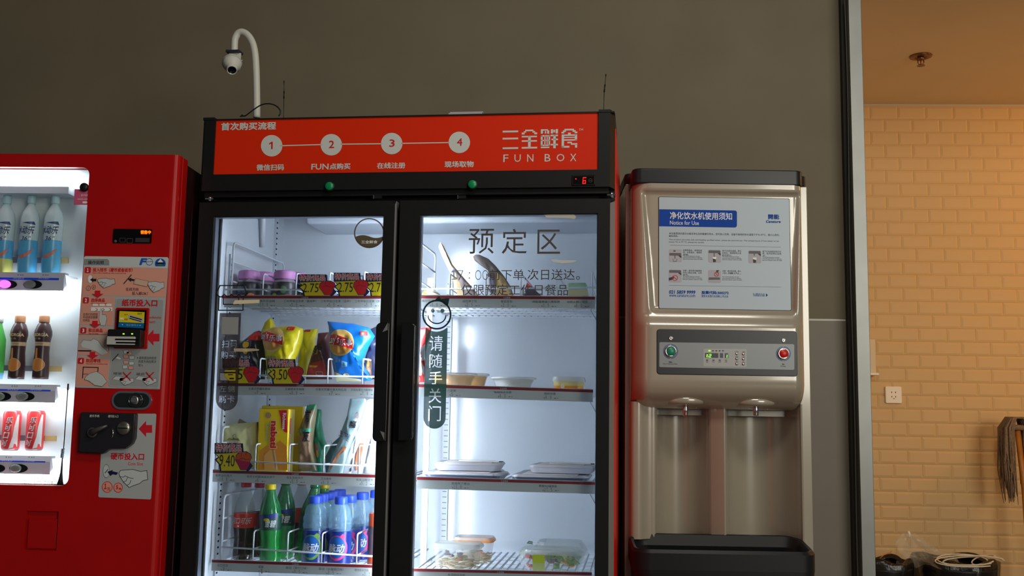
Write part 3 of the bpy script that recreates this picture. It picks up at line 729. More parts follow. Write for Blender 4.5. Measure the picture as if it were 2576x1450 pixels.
z.text('退币手柄', 122, 388, 242, 358, WHT); ink.build('lever_caption', cu_); ink = Ink(M, -.0225); z = PZ(ink, 200, 970, 4.833)
z.text('硬币投入口', 348, 392, 474, 362, WHT); ink.build('slot_caption', cu_)

# display drinks ------------------------------------------------------
def cyl(r): return lambda u, z: -sqrt(max(r * r - u * u, 0.00001))
def drink(name, px, ytop, ybot, wpx, label, group, kind, v=0.085):
    u, z0 = M.at(px, ybot, v); z1 = M.at(px, ytop, v)[1]; H = z1 - z0; R = wpx / 2 / 917.0
    t = empty(name, M.sub(u, v, z0), label, 'can' if kind == 'can' else 'bottle', group)
    return t, H, R
BLB = mat('sport_bottle_body', (214, 236, 240), 0.25, spec=0.6); BLC = mat('sport_bottle_blue', (96, 190, 236), 0.3); BLCAP = mat('pale_cap', (186, 222, 230), 0.4)
YLB = mat('sport_bottle_yellow', (226, 226, 120), 0.3); NAVY = mat('navy_ink', (40, 60, 120), 0.4)
for px, lab, low in ((126, 'blue sports drink bottle at the right end of the red machine top row', BLC), (66, 'blue sports drink bottle between the yellow-labelled bottle and the top row end bottle', BLC), (4, 'sports drink bottle with yellow and blue label at the photo left edge', YLB)):
    t, H, R = drink('drink_bottle', px, 492, 694, 48, lab, None, 'sport')
    MB().lathe([(R * .93, 0), (R, .006), (R, H * .20), (R * .93, H * .24), (R, H * .28), (R * .97, H * .43), (R, H * .60), (R * .99, H * .70), (R * .84, H * .78), (R * .50, H * .85), (R * .34, H * .88), (R * .34, H * .90)],
               [low, low, BLC, BLC, BLC, BLB, BLB, BLB, BLB, BLB, BLB], 24).build('body', t)
    MB().lathe([(R * .42, H * .89), (R * .44, H * .90), (R * .44, H * .985), (R * .38, H)], BLCAP, 20).build('cap', t)
    ink = Ink(None, 0, cyl(R * 1.02)); ink.lay(0)
    ink.text('水动乐', -R * .85, H * .50, R * .86, H * .60, NAVY, 0.02, shear=.2).text('36°', -R * .3, H * .42, R * .6, H * .475, NAVY, 0.01, shear=.2)
    ink.poly([(-R * .4, H * .64), (R * .8, H * .66), (R * .9, H * .62)], NAVY)
    ink.poly([(-R * .9, H * .22), (R * .1, H * .24), (R * .9, H * .33), (R * .6, H * .25), (0, H * .205)], mat('coral_print', (232, 120, 96), 0.4))
    ink.build('label_print', t)
BRN = mat('coffee_bottle_brown', (62, 34, 34), 0.3, spec=0.6); TAN = mat('coffee_label_tan', (206, 178, 138), 0.4); CPR = mat('copper_cap', (196, 140, 100), 0.4); AMB = mat('amber_disc', (206, 128, 52), 0.3)
for px, lab in ((101, 'brown coffee bottle at the right end of the middle row'), (40, 'brown coffee bottle second from the right of the middle row')):
    t, H, R = drink('coffee_bottle', px, 795, 954, 44, lab, None, 'coffee')
    MB().lathe([(R * .90, 0), (R * .92, H * .04), (R * .9, H * .24), (R * .80, H * .42), (R * .82, H * .52), (R * .84, H * .58), (R, H * .70), (R * .97, H * .76), (R * .7, H * .86), (R * .5, H * .89), (R * .5, H * .9)],
               [BRN, BRN, BRN, BRN, TAN, BRN, BRN, BRN, BRN, CPR], 24).build('body', t)
    MB().lathe([(R * .58, H * .89), (R * .6, H * .9), (R * .6, H * .985), (R * .54, H)], CPR, 20).build('cap', t)
    ink = Ink(None, 0, cyl(R * 1.02)); ink.text('GEORGIA', -R * .9, H * .665, R * .9, H * .715, mat('pale_gold_ink', (226, 200, 150), 0.4), 0.03).text('乔 雅', -R * .6, H * .615, R * .2, H * .645, TAN)
    ink.w = cyl(R * .94); ink.text('COFFEE', -R * .5, H * .54, R * .5, H * .56, BRN)
    ink.ell(0, H * .22, R * .72, H * .10, AMB).ell(0, H * .22, R * .76, H * .105, TAN, w=R * .06).poly([(-R * .35, H * .32), (-R * .05, H * .32), (-R * .1, H * .48), (-R * .3, H * .48)], AMB)
    ink.build('label_print', t)
t, H, R = drink('green_bottle', -13, 795, 954, 40, 'bright green drink bottle cut off by the photo left edge', None, 'g')
MB().lathe([(R * .9, 0), (R, H * .1), (R, H * .62), (R * .4, H * .86), (R * .4, H * .9)], [mat('pale_blue_body', (120, 190, 230), 0.3), mat('green_body', (90, 200, 90), 0.3), mat('green_body', (0, 0, 0)), mat('green_body', (0, 0, 0))], 24).build('body', t)
MB().lathe([(R * .5, H * .89), (R * .5, H)], WHITE, 18).build('cap', t)
CRED = mat('can_red', (214, 50, 52), 0.3, spec=0.6)
for px, lab in ((85, 'red cola can at the right end of the bottom row'), (25, 'red cola can second from the right of the bottom row'), (-35, 'red cola can mostly cut off by the photo left edge')):
    t, H, R = drink('drink_can', px, 1033, 1134, 44, lab, None, 'can')
    MB().lathe([(R * .8, 0), (R * .95, H * .04), (R, H * .09), (R, H * .92), (R * .88, H * .98), (R * .86, H), (R * .80, H * .985), (0.001, H * .985)], [STEEL, CRED, CRED, CRED, STEEL, STEEL, STEEL], 28).build('can_body', t)
    ink = Ink(None, 0, cyl(R * 1.01)); n = 14
    ink.poly([(R * .9, H * .9), (R * .98, H * .9), (R * .98, H * .1), (R * .3, H * .05), (R * .62, H * .35), (R * .7, H * .6)], WHT)
    ink.text('可口可乐', -R * .62, H * .10, R * .35, H * .88, WHT, 0.03, rot=0) if False else None
    for i, ch in enumerate('乐可口可'): ink.text(ch, -R * (.15 + .14 * i), H * (.68 - .19 * i), R * (.55 - .14 * i), H * (.84 - .19 * i), WHT, 0.03, shear=.2)
    ink.build('label_print', t)

# ================================================================== black two-door display fridge
G = Fr(0, 2.784, -4.81)
UA = lambda x, y, v=0: G.at(x, y, v)[0]
ZA = lambda x, y, v=0: G.at(x, y, v)[1]
gl, gr = UA(512, 300), UA(1535, 300)                       # outer edges of the front
gtop = (ZA(512, 297) + ZA(1540, 275)) / 2
hz0 = ZA(1020, 493)
ORANGE = mat('orange_red_panel', (218, 42, 4), 0.5, spec=0.2)
SIDE_RED = mat('fridge_side_red', (232, 40, 16), 0.25, spec=0.5)
LINER = mat('white_liner', (216, 222, 228), 0.16, spec=0.9)
fg = empty('display_fridge', G, 'tall black two-door glass fridge under an orange-red header sign', 'fridge')
FR_OUT = UA(1547, 900, .05); FL_OUT = gl + .004
LIL = UA(557, 545, .055); LIR = UA(1516, 545, .055); ZI1 = ZA(1020, 512, .56); ZI0 = 0.17; VB = 0.57
b = MB()
b.box(FL_OUT, LIL, .05, VB + .05, .08, gtop - .03, BLACK2)
b.box(LIL, LIR, VB + .005, VB + .05, .08, gtop - .03, BLACK2)
b.box(LIL, LIR, .05, VB + .005, .08, ZI0 - .005, BLACK2)
b.box(LIL, LIR, .05, VB + .005, ZI1 + .005, gtop - .03, BLACK2)
b.box(LIR, FR_OUT - .002, .05, VB + .05, .08, gtop - .03, BLACK2)
b.build('cabinet', fg)
MB().box(FR_OUT - .002, FR_OUT, .055, VB + .05, .08, gtop - .04, SIDE_RED).build('side_panel', fg, label='glossy red side panel')
# liner: five thin faces
b = MB()
b.box(LIL, LIL + .004, .056, VB, ZI0, ZI1, LINER); b.box(LIR - .004, LIR, .056, VB, ZI0, ZI1, LINER)
b.box(LIL, LIR, .056, VB, ZI1, ZI1 + .004, LINER); b.box(LIL, LIR, .056, VB, ZI0 - .004, ZI0, LINER)
b.box(LIL, LIR, VB, VB + .004, ZI0, ZI1, LINER)
b.build('liner', fg)
zb1 = ZA(860, 576, .45)
MB().box(UA(782, 560, .42), LIR - .004, .36, VB, zb1, ZI1, mat('duct_cover', (206, 214, 224), 0.35)).build('duct_cover', fg, bev=.012)
b = MB()
for fx in (FL_OUT + .06, FR_OUT - .06):
    for fy in (.1, .56): MB().lathe([(0.028, 0), (0.028, 0.014), (0.012, 0.016), (0.012, 0.085)], BLACK, 14, c=(fx, fy, 0)).build('foot', fg)
MB().box(FL_OUT, FR_OUT, .02, .05, .03, .13, BLACK2).build('kick_grille', fg)
# header box
b = MB()
hr = UA(1547.5, 300, .035)
u543, u1505 = UA(539, 370), UA(1505.5, 350)
zr1 = (ZA(543, 303) + ZA(1505.5, 282.2)) / 2; zr0 = (ZA(536, 439) + ZA(1505.5, 425)) / 2
b.hprism([(gl, .25), (gl, .004), (gl + .006, 0), (u543, 0), (u543, .012), (u1505, .012), (u1505, 0), (gr, 0), (hr, .035), (hr, .25)], hz0 + .02, zr1, BLACK)
b.box(gl + .003, hr - .001, 0.002, .25, zr1, gtop - .004, BLACK)
b.box(gl, UA(541, 290), -.002, .25, zr1, gtop, BLACK).hprism([(UA(1506, 280), .25), (UA(1506, 280), -.002), (gr, -.002), (hr, .033), (hr, .25)], zr1, gtop, BLACK)
b.box(u543 - .001, u1505 + .001, -.0005, .014, hz0 + .02, zr0 - .001, BLACK)
b.box(gl + .01, gr - .004, .012, .045, hz0 + .004, hz0 + .022, BLACK2)
hd = b.build('header_box', fg)
MB().box(FL_OUT, FR_OUT - .002, .044, .056, ZA(1000, 536), hz0 + .04, BLACK2).build('front_rail', fg)
MB().box(u543, u1505, .006, .0125, zr0, zr1, ORANGE).build('sign_panel', hd, label='orange-red sign panel')
ink = Ink(G, .0058)
PW = mat('sign_white', (206, 208, 206), 0.5)
NR = mat('sign_red_numeral', (200, 24, 34), 0.5)
ink.lay(0)
ink.text('首次购买流程', 556, 329, 695, 306.5, PW, 0.035)
ink.line([(706, 367), (810, 364)], 2.6, PW).line([(858, 363), (960, 362)], 2.6, PW).line([(1010, 361), (1130, 359)], 2.6, PW)
for n_, x, y in (('1', 683.5, 367), ('2', 833.5, 364.5), ('3', 985.5, 361.5), ('4', 1155.5, 358.5)):
    ink.lay(0).ell(x, y, 27, 27, PW, n=40).lay(1)
    if n_ == '1': ink.poly([(x + 2.6, y + 8.5), (x - 1.2, y + 8.5), (x - 1.0, y - 5.5), (x - 6, y - 2.8), (x - 6, y - 6), (x - .2, y - 10), (x + 3, y - 10)], NR)
    else: ink.text(n_, x - 6, y + 8.5, x + 8, y - 10.5, NR, 0.015)
ink.lay(0)
ink.text('微信扫码', 645, 430, 715, 413, PW, 0.03).text('FUN', 783, 427.5, 827, 412, PW, 0.02).text('点购买', 829, 427, 882, 410.5, PW, 0.03)
ink.text('在线注册', 948, 425, 1020, 408.5, PW, 0.03).text('现场取物', 1118, 422, 1192, 405, PW, 0.03)
ink.build('sign_lettering', hd); ink = Ink(G, .0058)
# blocky logotype, stroke by stroke (measured on the enlargement at 3.817 px per px, origin 1030,180)
z = PZ(ink, 1030, 180, 3.817)
def st(x0, y0, x1, y1): z.rect(x0, y0, x1, y1, PW)
for y, dy in ((577, 0), (645, 0), (737, 0)): st(895, y - 7, 1044, y + 7)
st(1112, 560, 1190, 574); st(1098, 574, 1120, 588); st(1182, 572, 1206, 588); st(1078, 588, 1106, 606); st(1198, 586, 1226, 604)
st(1078, 620, 1224, 632); st(1078, 662, 1224, 674); st(1140, 620, 1164, 728); st(1078, 726, 1226, 740)
st(1262, 556, 1282, 598); st(1282, 556, 1330, 568); st(1322, 566, 1342, 598); st(1300, 572, 1312, 598); st(1262, 612, 1350, 626); st(1262, 612, 1278, 716); st(1336, 612, 1350, 716); st(1262, 658, 1350, 668); st(1296, 612, 1306, 712); st(1318, 612, 1326, 712); st(1262, 704, 1350, 716); st(1262, 724, 1344, 736)
st(1358, 556, 1378, 596); st(1404, 554, 1426, 596); st(1382, 560, 1398, 586); st(1356, 608, 1426, 622); st(1364, 646, 1426, 660); st(1356, 696, 1426, 710); st(1382, 608, 1404, 738)
st(1488, 552, 1580, 566); st(1474, 566, 1502, 582); st(1566, 564, 1596, 580); st(1460, 580, 1486, 596); st(1586, 578, 1612, 594); st(1522, 588, 1548, 606)
st(1462, 606, 1484, 732); st(1484, 606, 1610, 618); st(1588, 606, 1610, 664); st(1484, 652, 1610, 664); st(1484, 630, 1588, 638); st(1462, 716, 1536, 732); st(1516, 676, 1560, 690); st(1550, 690, 1612, 704); st(1590, 700, 1610, 732)
ink.text('TM', 1456, 329, 1467, 324, PW)
for ch, xa, xb in (('F', 1266, 1279), ('U', 1294, 1310), ('N', 1326, 1342), ('B', 1370, 1385), ('O', 1400, 1420), ('X', 1434, 1450)):
    ink.text(ch, xa, 408 - (xa - 1266) * .012, xb, 389 - (xa - 1266) * .012, PW, -0.012)
ink.build('sign_logotype', hd)
GRN = mat('green_push_button', (0, 140, 84), 0.35)
for x, y in ((829, 469), (1188.5, 464.5)):
    u, zq = G.at(x, y, -.006)
    MB().lathe([(.0145, 0), (.0145, .005), (.0125, .006)], BLACK, 20, M=RX, c=(u, 0, zq)).lathe([(.0120, 0), (.0120, .010), (.0105, .012), (.001, .012)], GRN, 24, M=RX, c=(u, -.0005, zq)).build('push_button', fg, label='green push button')
a = plate(1438, 442, 1497, 468, -.0015, .001, HOLE, .002, fr=G).build('temperature_display', fg)
ink = Ink(G, -.0016); LED = mat('red_led', (255, 20, 20), 0.5, emit=1.6, ecol=(255, 10, 15))
z = PZ(ink, 1030, 180, 3.817)
z.poly([(1666, 1016), (1700, 1016), (1698, 1024), (1672, 1024), (1668, 1044), (1694, 1044), (1692, 1080), (1660, 1080)], LED)
z.lay(1).poly([(1673, 1051), (1687, 1051), (1684, 1073), (1669, 1073)], HOLE).lay(0)
z.ell(1598, 1032, 6, 6, LED).ell(1738, 1046, 18, 18, GRYI, w=3).line([(1728, 1046), (1748, 1046)], 3, GRYI).line([(1778, 1002), (1780, 1085)], 2, GRYI).frame(1566, 1004, 1776, 1088, 2, mat('faint_key_outline', (44, 42, 42), 0.5), 4)
ink.build('display_digits', a)
for x, y in ((524, 499), (1538, 489)):
    u, zq = G.at(x, y, .0)
    MB().lathe([(.004, -.008), (.006, -.006), (.006, .006), (.004, .008)], CHROME, 12, c=(u, .012, zq)).box(u - .012, u + .012, .006, .03, zq - .002, zq + .002, CHROME).build('hinge_pin', fg)
for x, y in ((940, 493), (1152, 493)):
    u, zq = G.at(x, y, .0); MB().box(u - .001, u + .022, .004, .012, zq - .007, zq + .002, BLACK).box(u - .002, u, .002, .012, zq - .008, zq + .003, CHROME).build('door_catch', fg)

# doors --------------------------------------------------------------
DZ1 = ZA(1000, 505); DZ0 = .14; EDGE = mat('grey_edge_profile', (132, 132, 132), 0.5, 0.2)
GZ1 = (ZA(960, 541) + ZA(1055, 539.7)) / 2; GZ0 = .24
au = lambda x0, y0, x1, y1, v=0: (UA(x0, y0, v) + UA(x1, y1, v)) / 2
LD = dict(o0=gl + .002, o1=UA(993, 520), g0=UA(538, 545), g1=au(963.8, 541, 938, 1448))
RD = dict(o0=UA(1006, 540), o1=UA(1534, 700), g0=au(1054.8, 539.7, 1034.8, 1438), g1=au(1504.9, 535.5, 1497.5, 1448))
doors = []
for k, d in enumerate((LD, RD)):
    w_ = UA(1003, 505, .03) - d['o1'] if k == 0 else UA(1546.5, 700, .035) - d['o1']
    b = MB()
    b.hprism([(d['o0'], .042), (d['o0'], 0), (d['g0'], 0), (d['g0'], .042)], DZ0, DZ1, BLACK)
    b.hprism([(d['g1'], .042), (d['g1'], 0), (d['o1'], 0), (d['o1'], .042)], DZ0, DZ1, BLACK)
    b.box(d['g0'], d['g1'], 0, .042, GZ1, DZ1, BLACK).box(d['g0'], d['g1'], 0, .042, DZ0, GZ0, BLACK)
    dr = b.build('door', fg)
    MB().prism([(d['o1'], DZ0 + .01), (d['o1'] + w_, DZ0 + .01), (d['o1'] + w_, DZ1 + .0), (d['o1'], DZ1 - .010)], .004, .034, EDGE).build('edge_profile', dr) if k == 0 else \
        MB().add([(d['o1'], .0, DZ0), (d['o1'] + w_, .035, DZ0), (d['o1'] + w_, .035, DZ1), (d['o1'], .0, DZ1 - .012), (d['o1'], .042, DZ0), (d['o1'], .042, DZ1 - .012)], [(0, 1, 2, 3), (1, 4, 5, 2), (3, 2, 5), (0, 4, 1)], EDGE).build('edge_profile', dr)
    gb = MB(); gm = mat('glass_spacer', (120, 126, 140), 0.3, 0.6)
    e = .003
    gb.box(d['g0'], d['g0'] + e, .008, .030, GZ0, GZ1, gm).box(d['g1'] - e, d['g1'], .008, .030, GZ0, GZ1, gm).box(d['g0'], d['g1'], .008, .030, GZ1 - e, GZ1, gm)
    gb.build('glass_spacer', dr)
    MB().box(d['g0'], d['g1'], .006, .009, GZ0, GZ1, GLASS).build('glass_pane', dr)
    doors.append(dr)
# mullion and lamp behind the gap between the doors
um = (LD['g1'] + RD['g0']) / 2
MB().box(LD['g1'] + .010, RD['g0'] - .010, .045, .052, ZI0, ZI1, BLACK2).build('mullion', fg)
TUBE = mat('fridge_lamp_tube', (255, 255, 255), 0.5, emit=62.0, ecol=(232, 242, 255))
for uq in (LD['g1'] + .024, um + .020):
    vq = .063 if uq < um else .088
    MB().tube([(uq, vq, ZI0 + .10), (uq, vq, ZI1 - .09)], .0080, TUBE, 12).build('lamp_tube', fg)
    MB().box(uq - .010, uq + .010, .052, .056, ZI0 + .07, ZI1 - .06, mat('lamp_base', (225, 228, 230), 0.4)).build('lamp_base', fg)
# handles
def handle(dr, xa_t, xb_t, xa_b, xb_b, yt, yb, flip):
    v = -.035
    pts = [G.at(x, y, v) for x, y in ((xa_t, yt), (xb_t, yt), (xb_b, yb), (xa_b, yb))]
    u0 = (pts[0][0] + pts[3][0]) / 2; u1 = (pts[1][0] + pts[2][0]) / 2; z1 = (pts[0][1] + pts[1][1]) / 2; z0 = (pts[2][1] + pts[3][1]) / 2
    n = 6; r = .014
    if flip: out = [(u0, z0)] + [(u1 - r + r * cos(radians(a)), z0 + r + r * sin(radians(a))) for a in range(-90, 1, 15)] + [(u1 - r + r * cos(radians(a)), z1 - r + r * sin(radians(a))) for a in range(0, 91, 15)] + [(u0, z1)]
    else: out = [(u1, z0), (u1, z1)] + [(u0 + r + r * cos(radians(a)), z1 - r + r * sin(radians(a))) for a in range(90, 181, 15)] + [(u0 + r + r * cos(radians(a)), z0 + r + r * sin(radians(a))) for a in range(180, 271, 15)]
    b = MB(); b.prism(out, v, v + .012, mat('handle_black', (20, 20, 21), 0.22, spec=0.6))
    h = b.build('handle', dr, bev=.004, seg=3)
    e0, e1 = (u0, u0 + .012) if flip else (u1 - .012, u1)
    q0, q1 = (u0 + .006, u0 + .022) if flip else (u1 - .022, u1 - .006)
    MB().box(q0, q1, v + .010, .002, z0 + .012, z0 + .045, BLACK).build('standoff', dr); MB().box(q0, q1, v + .010, .002, z1 - .045, z1 - .012, BLACK).build('standoff', dr)
    return u0, u1, z0, z1
handle(doors[0], 945.5, 980, 935.5, 972, 812, 1112, False)
handle(doors[1], 1009, 1046, 1000, 1036.5, 812, 1110, True)
for zz0, zz1, up in ((ZA(970, 836, -.036), ZA(970, 812, -.036), 1), (ZA(962, 1108, -.036), ZA(962, 1085, -.036), 0)):
    ua = UA(962 if up else 956, 830 if up else 1090, -.036); ub = UA(975 if up else 967, 830 if up else 1090, -.036)
    pts = [(ua, zz0), (ub, zz0 + .006), (ub, zz1)] if up else [(ua, zz1), (ub, zz1 - .004), (ub, zz0)]
    MB().prism(pts, -.0362, -.0345, EDGE).build('grip_highlight', doors[0])  # bright highlights at both grip ends, put in as flat grey triangles


def cutout(fr, v, outer, chars, m, name, parent):
    """a film on plane v with lettering cut through it: one even-odd filled outline"""
    from mathutils.geometry import interpolate_bezier
    cu = bpy.data.curves.new('film', 'CURVE'); cu.dimensions = '2D'; cu.fill_mode = 'BOTH'
    def spline(pts):
        sp = cu.splines.new('POLY'); sp.points.add(len(pts) - 1)
        for q_, p_ in zip(sp.points, pts): q_.co = (p_[0], p_[1], 0, 1)
        sp.use_cyclic_u = True
    spline([fr.at(x, y, v) for x, y in outer])
    for ch, x0, y0, x1, y1 in chars:
        a = fr.at(x0, y0, v); c_ = fr.at(x1, y1, v)
        tx = bpy.data.curves.new('t', 'FONT'); tx.body = ch; o = bpy.data.objects.new('t', tx); COL.objects.link(o)
        for q_ in bpy.context.selected_objects: q_.select_set(False)
        o.select_set(True); bpy.context.view_layer.objects.active = o; bpy.ops.object.convert(target='CURVE')
        o = bpy.context.view_layer.objects.active; sps = []
        for sp in o.data.splines:
            P_ = []; B_ = sp.bezier_points
            if len(B_):
                for i in range(len(B_)):
                    p0, p1 = B_[i], B_[(i + 1) % len(B_)]
                    P_ += [tuple(k[:2]) for k in interpolate_bezier(p0.co, p0.handle_right, p1.handle_left, p1.co, 4)[:-1]]
            else: P_ = [tuple(k.co[:2]) for k in sp.points]
            sps.append(P_)
        bpy.data.objects.remove(o)
        xs = [p_[0] for P_ in sps for p_ in P_]; ys = [p_[1] for P_ in sps for p_ in P_]
        for P_ in sps: spline([(a[0] + (x - min(xs)) / (max(xs) - min(xs)) * (c_[0] - a[0]), a[1] + (y - min(ys)) / (max(ys) - min(ys)) * (c_[1] - a[1])) for x, y in P_])
    o = bpy.data.objects.new('film', cu); COL.objects.link(o); bpy.context.view_layer.update()
    me = bpy.data.meshes.new_from_object(o.evaluated_get(bpy.context.evaluated_depsgraph_get())); bpy.data.objects.remove(o)
    b = MB(); b.add([(q_.co.x, v - .0005, q_.co.y) for q_ in me.vertices], [tuple(p_.vertices) for p_ in me.polygons], m)
    return b.build(name, parent)
# decals on the glass ------------------------------------------------
DG = .0055
TAPE = mat('tape_residue', (226, 214, 180), 0.7)
TRES = mat('tape_residue_thin', (226, 214, 180), 0.7, alpha=0.55)
OLV = mat('logo_olive', (92, 82, 62), 0.5)
DCL = mat('decal_brown', (48, 34, 36), 0.5)
ink = Ink(G, DG)
ink.ell(929, 587, 38.5, 38, OLV, n=48, w=3.2)
ink.poly([(895.5, 598)] + [(895.5 + 68 * i / 14, 596.5 + 3.6 * sin(i / 14 * 2 * pi + pi * 1.0) - 1) for i in range(15)] + [(929 + 36.5 * cos(radians(a)), 587 + 36 * sin(radians(a))) for a in range(18, 166, 8)], OLV)
ink.lay(1).text('三全鲜食', 909, 613.5, 950, 605, WHT, 0.025).lay(0)
ink.build('round_sticker', doors[0]); ink = Ink(G, DG)
# little shop icon
z = PZ(ink, 510, 520, 5.152)
sh = mat('decal_dark_line', (32, 24, 30), 0.5)
z.line([(225, 1025), (530, 1025), (572, 1125), (560, 1155)], 15, sh).line([(225, 1025), (178, 1118), (190, 1155)], 15, sh)
for i in range(4):
    cx = 232 + i * 95; z.line([(cx - 47 + 94 * k / 8, 1138 + 34 * sin(pi * k / 8)) for k in range(9)], 15, sh)
z.line([(212, 1165), (205, 1345)], 14, sh).line([(205, 1345), (522, 1345)], 14, sh).line([(522, 1345), (525, 1165)], 14, sh).line([(270, 1170), (268, 1268), (465, 1268), (468, 1170)], 14, sh)
ink.build('shop_icon', doors[0]); ink = Ink(G, DG - .0006); z = PZ(ink, 510, 520, 5.152)
z.lay(1).poly([(392, 1258), (420, 1215), (740, 1208), (735, 1250), (400, 1268)], TAPE).lay(0)
ink.build('tape_mark', doors[0]); ink = Ink(G, DG)
# dark strip with the scan and card text
strip = mat('strip_brown', (40, 26, 30), 0.45, alpha=0.86)
z = PZ(ink, 510, 780, 5.152)
outer = [(222, 42), (498, 42), (486, 330), (470, 700), (455, 1155)] + [(312 + 142 * cos(radians(a)), 1155 + 150 * sin(radians(a))) for a in range(8, 176, 12)] + [(170, 1155), (190, 700), (212, 200)]
cutout(G, DG, [z.q(*p) for p in outer], [(ch, *z.q(x0, y0), *z.q(x1, y1)) for ch, x0, y0, x1, y1 in (('扫', 246, 490, 340, 394), ('码', 358, 488, 446, 396), ('购', 236, 632, 330, 538), ('买', 344, 632, 434, 540), ('左', 216, 1062, 308, 977), ('侧', 326, 1064, 418, 975), ('刷', 206, 1206, 300, 1114), ('卡', 318, 1206, 414, 1114))], strip, 'strip_film', doors[0])
z.lay(1).poly([(250, 95), (468, 95), (460, 320), (240, 318)], mat('blank_code_square', (150, 154, 156), 0.5))
ink.build('code_square', doors[0]); ink = Ink(G, DG - .0005); z = PZ(ink, 510, 780, 5.152)
z.frame(218, 776, 432, 924, 6, mat('strip_card_line', (30, 28, 30)), 14).rect(218, 808, 432, 818, sh).rect(350, 880, 405, 900, sh)
z.poly([(222, 822), (290, 822), (275, 850), (330, 915), (222, 915)], mat('card_grey', (140, 146, 156), 0.5)).poly([(292, 782), (428, 782), (428, 802), (278, 802)], mat('card_yellow', (176, 160, 20), 0.5)).poly([(296, 824), (428, 824), (428, 918), (338, 918), (278, 850)], mat('card_yellow', (0, 0, 0)))
z.lay(2).rect(350, 880, 405, 900, sh).poly([(330, 835), (395, 835), (392, 846), (330, 846)], sh)
ink.build('card_icon', doors[0]); ink = Ink(G, DG); z = PZ(ink, 510, 780, 5.152)
z.lay(3).poly([(405, 500), (660, 502), (735, 512), (730, 528), (560, 545), (408, 540)], TRES)
ink.build('tape_mark', doors[0])

ink = Ink(G, DG)
DT = mat('door_text_brown', (74, 70, 68), 0.6)
ink.text('预定区', 1178, 640, 1411, 576, DT, -0.0) if False else None
for ch, a_, b_ in (('预', 1178.5, 1243), ('定', 1262, 1326), ('区', 1351.5, 1409.5)): ink.text(ch, a_, 639, b_, 576 if ch != '区' else 578, DT, 0.0)
ink.build('door_heading', doors[1]); ink = Ink(G, DG)
DT2 = mat('door_text_dark', (56, 52, 52), 0.6)
x_ = [1134, 1147, 1165, 1178, 1196, 1214, 1232]
ink.line([(1136, 685), (1142, 681.5), (1142, 703)], 1.9, DT2).line([(1136.5, 703), (1147.5, 703)], 1.9, DT2).line([(1151, 681.5), (1164.5, 681.5), (1155, 704)], 1.9, DT2).text('：', 1179, 702, 1183, 685, DT2).ell(1203, 692.5, 7.4, 12.2, DT2, w=2.0).ell(1221, 692.3, 7.4, 12.2, DT2, w=2.0)
ink.text('前下单', 1231, 705, 1318, 678, DT2, -0.012).text(',', 1319.5, 705, 1323, 699, DT2).text('次日送达', 1327, 705, 1446, 677.5, DT2, -0.012).text('。', 1449, 704.5, 1459, 695, DT2)
ink.text('仅限预定工作日餐品', 1160, 743.5, 1429, 716, DT2, -0.012)
ink.build('door_lettering', doors[1]); ink = Ink(G, DG)
ink.poly([(1368, 541), (1380, 540), (1444, 540), (1450, 546), (1446, 552), (1438, 550), (1420, 549), (1376, 548)], TRES)
ink.build('tape_mark', doors[1]); ink = Ink(G, DG)
ink.poly([(1385, 652), (1410, 655), (1440, 655), (1452, 656), (1440, 661), (1412, 663), (1390, 658)], TRES)
ink.build('tape_mark', doors[1]); ink = Ink(G, DG)
# smiling head and the "please close the door" strip
GD = mat('decal_green', (18, 52, 56), 0.4); GD2 = mat('strip_green', (38, 92, 92), 0.4, alpha=0.94)
z = PZ(ink, 1060, 740, 4.029)
z.ell(157, 210, 148, 152, GD, n=48, w=17)
z.poly([(125, 78), (150, 50), (178, 22), (200, 50), (285, 42), (272, 110), (250, 120), (200, 75)], GD)
z.ell(115, 170, 20, 21, GD2).ell(214, 170, 20, 21, GD2)
z.line([(158 - 90 * cos(radians(a)), 220 + 80 * sin(radians(a))) for a in range(0, 181, 9)], 12, GD)
ink.build('smiling_face', doors[1]); ink = Ink(G, DG); z = PZ(ink, 1060, 740, 4.029)
outer = [(42, 342)] + [(155 - 150 * cos(radians(a)), 235 + 148 * sin(radians(a))) for a in (48, 62, 76, 90, 104, 118, 132)] + [(266, 342), (246, 1255)] + [(134 + 112 * cos(radians(a)), 1255 + 112 * sin(radians(a))) for a in range(8, 176, 12)] + [(22, 1255)]
cutout(G, DG, [z.q(*p) for p in outer], [(ch, *z.q(x0, y0), *z.q(x1, y1)) for ch, x0, y0, x1, y1 in (('请', 82, 575, 220, 425), ('随', 80, 748, 214, 608), ('手', 76, 915, 212, 785), ('关', 72, 1105, 205, 958), ('门', 70, 1288, 200, 1135))], GD2, 'green_strip', doors[1])

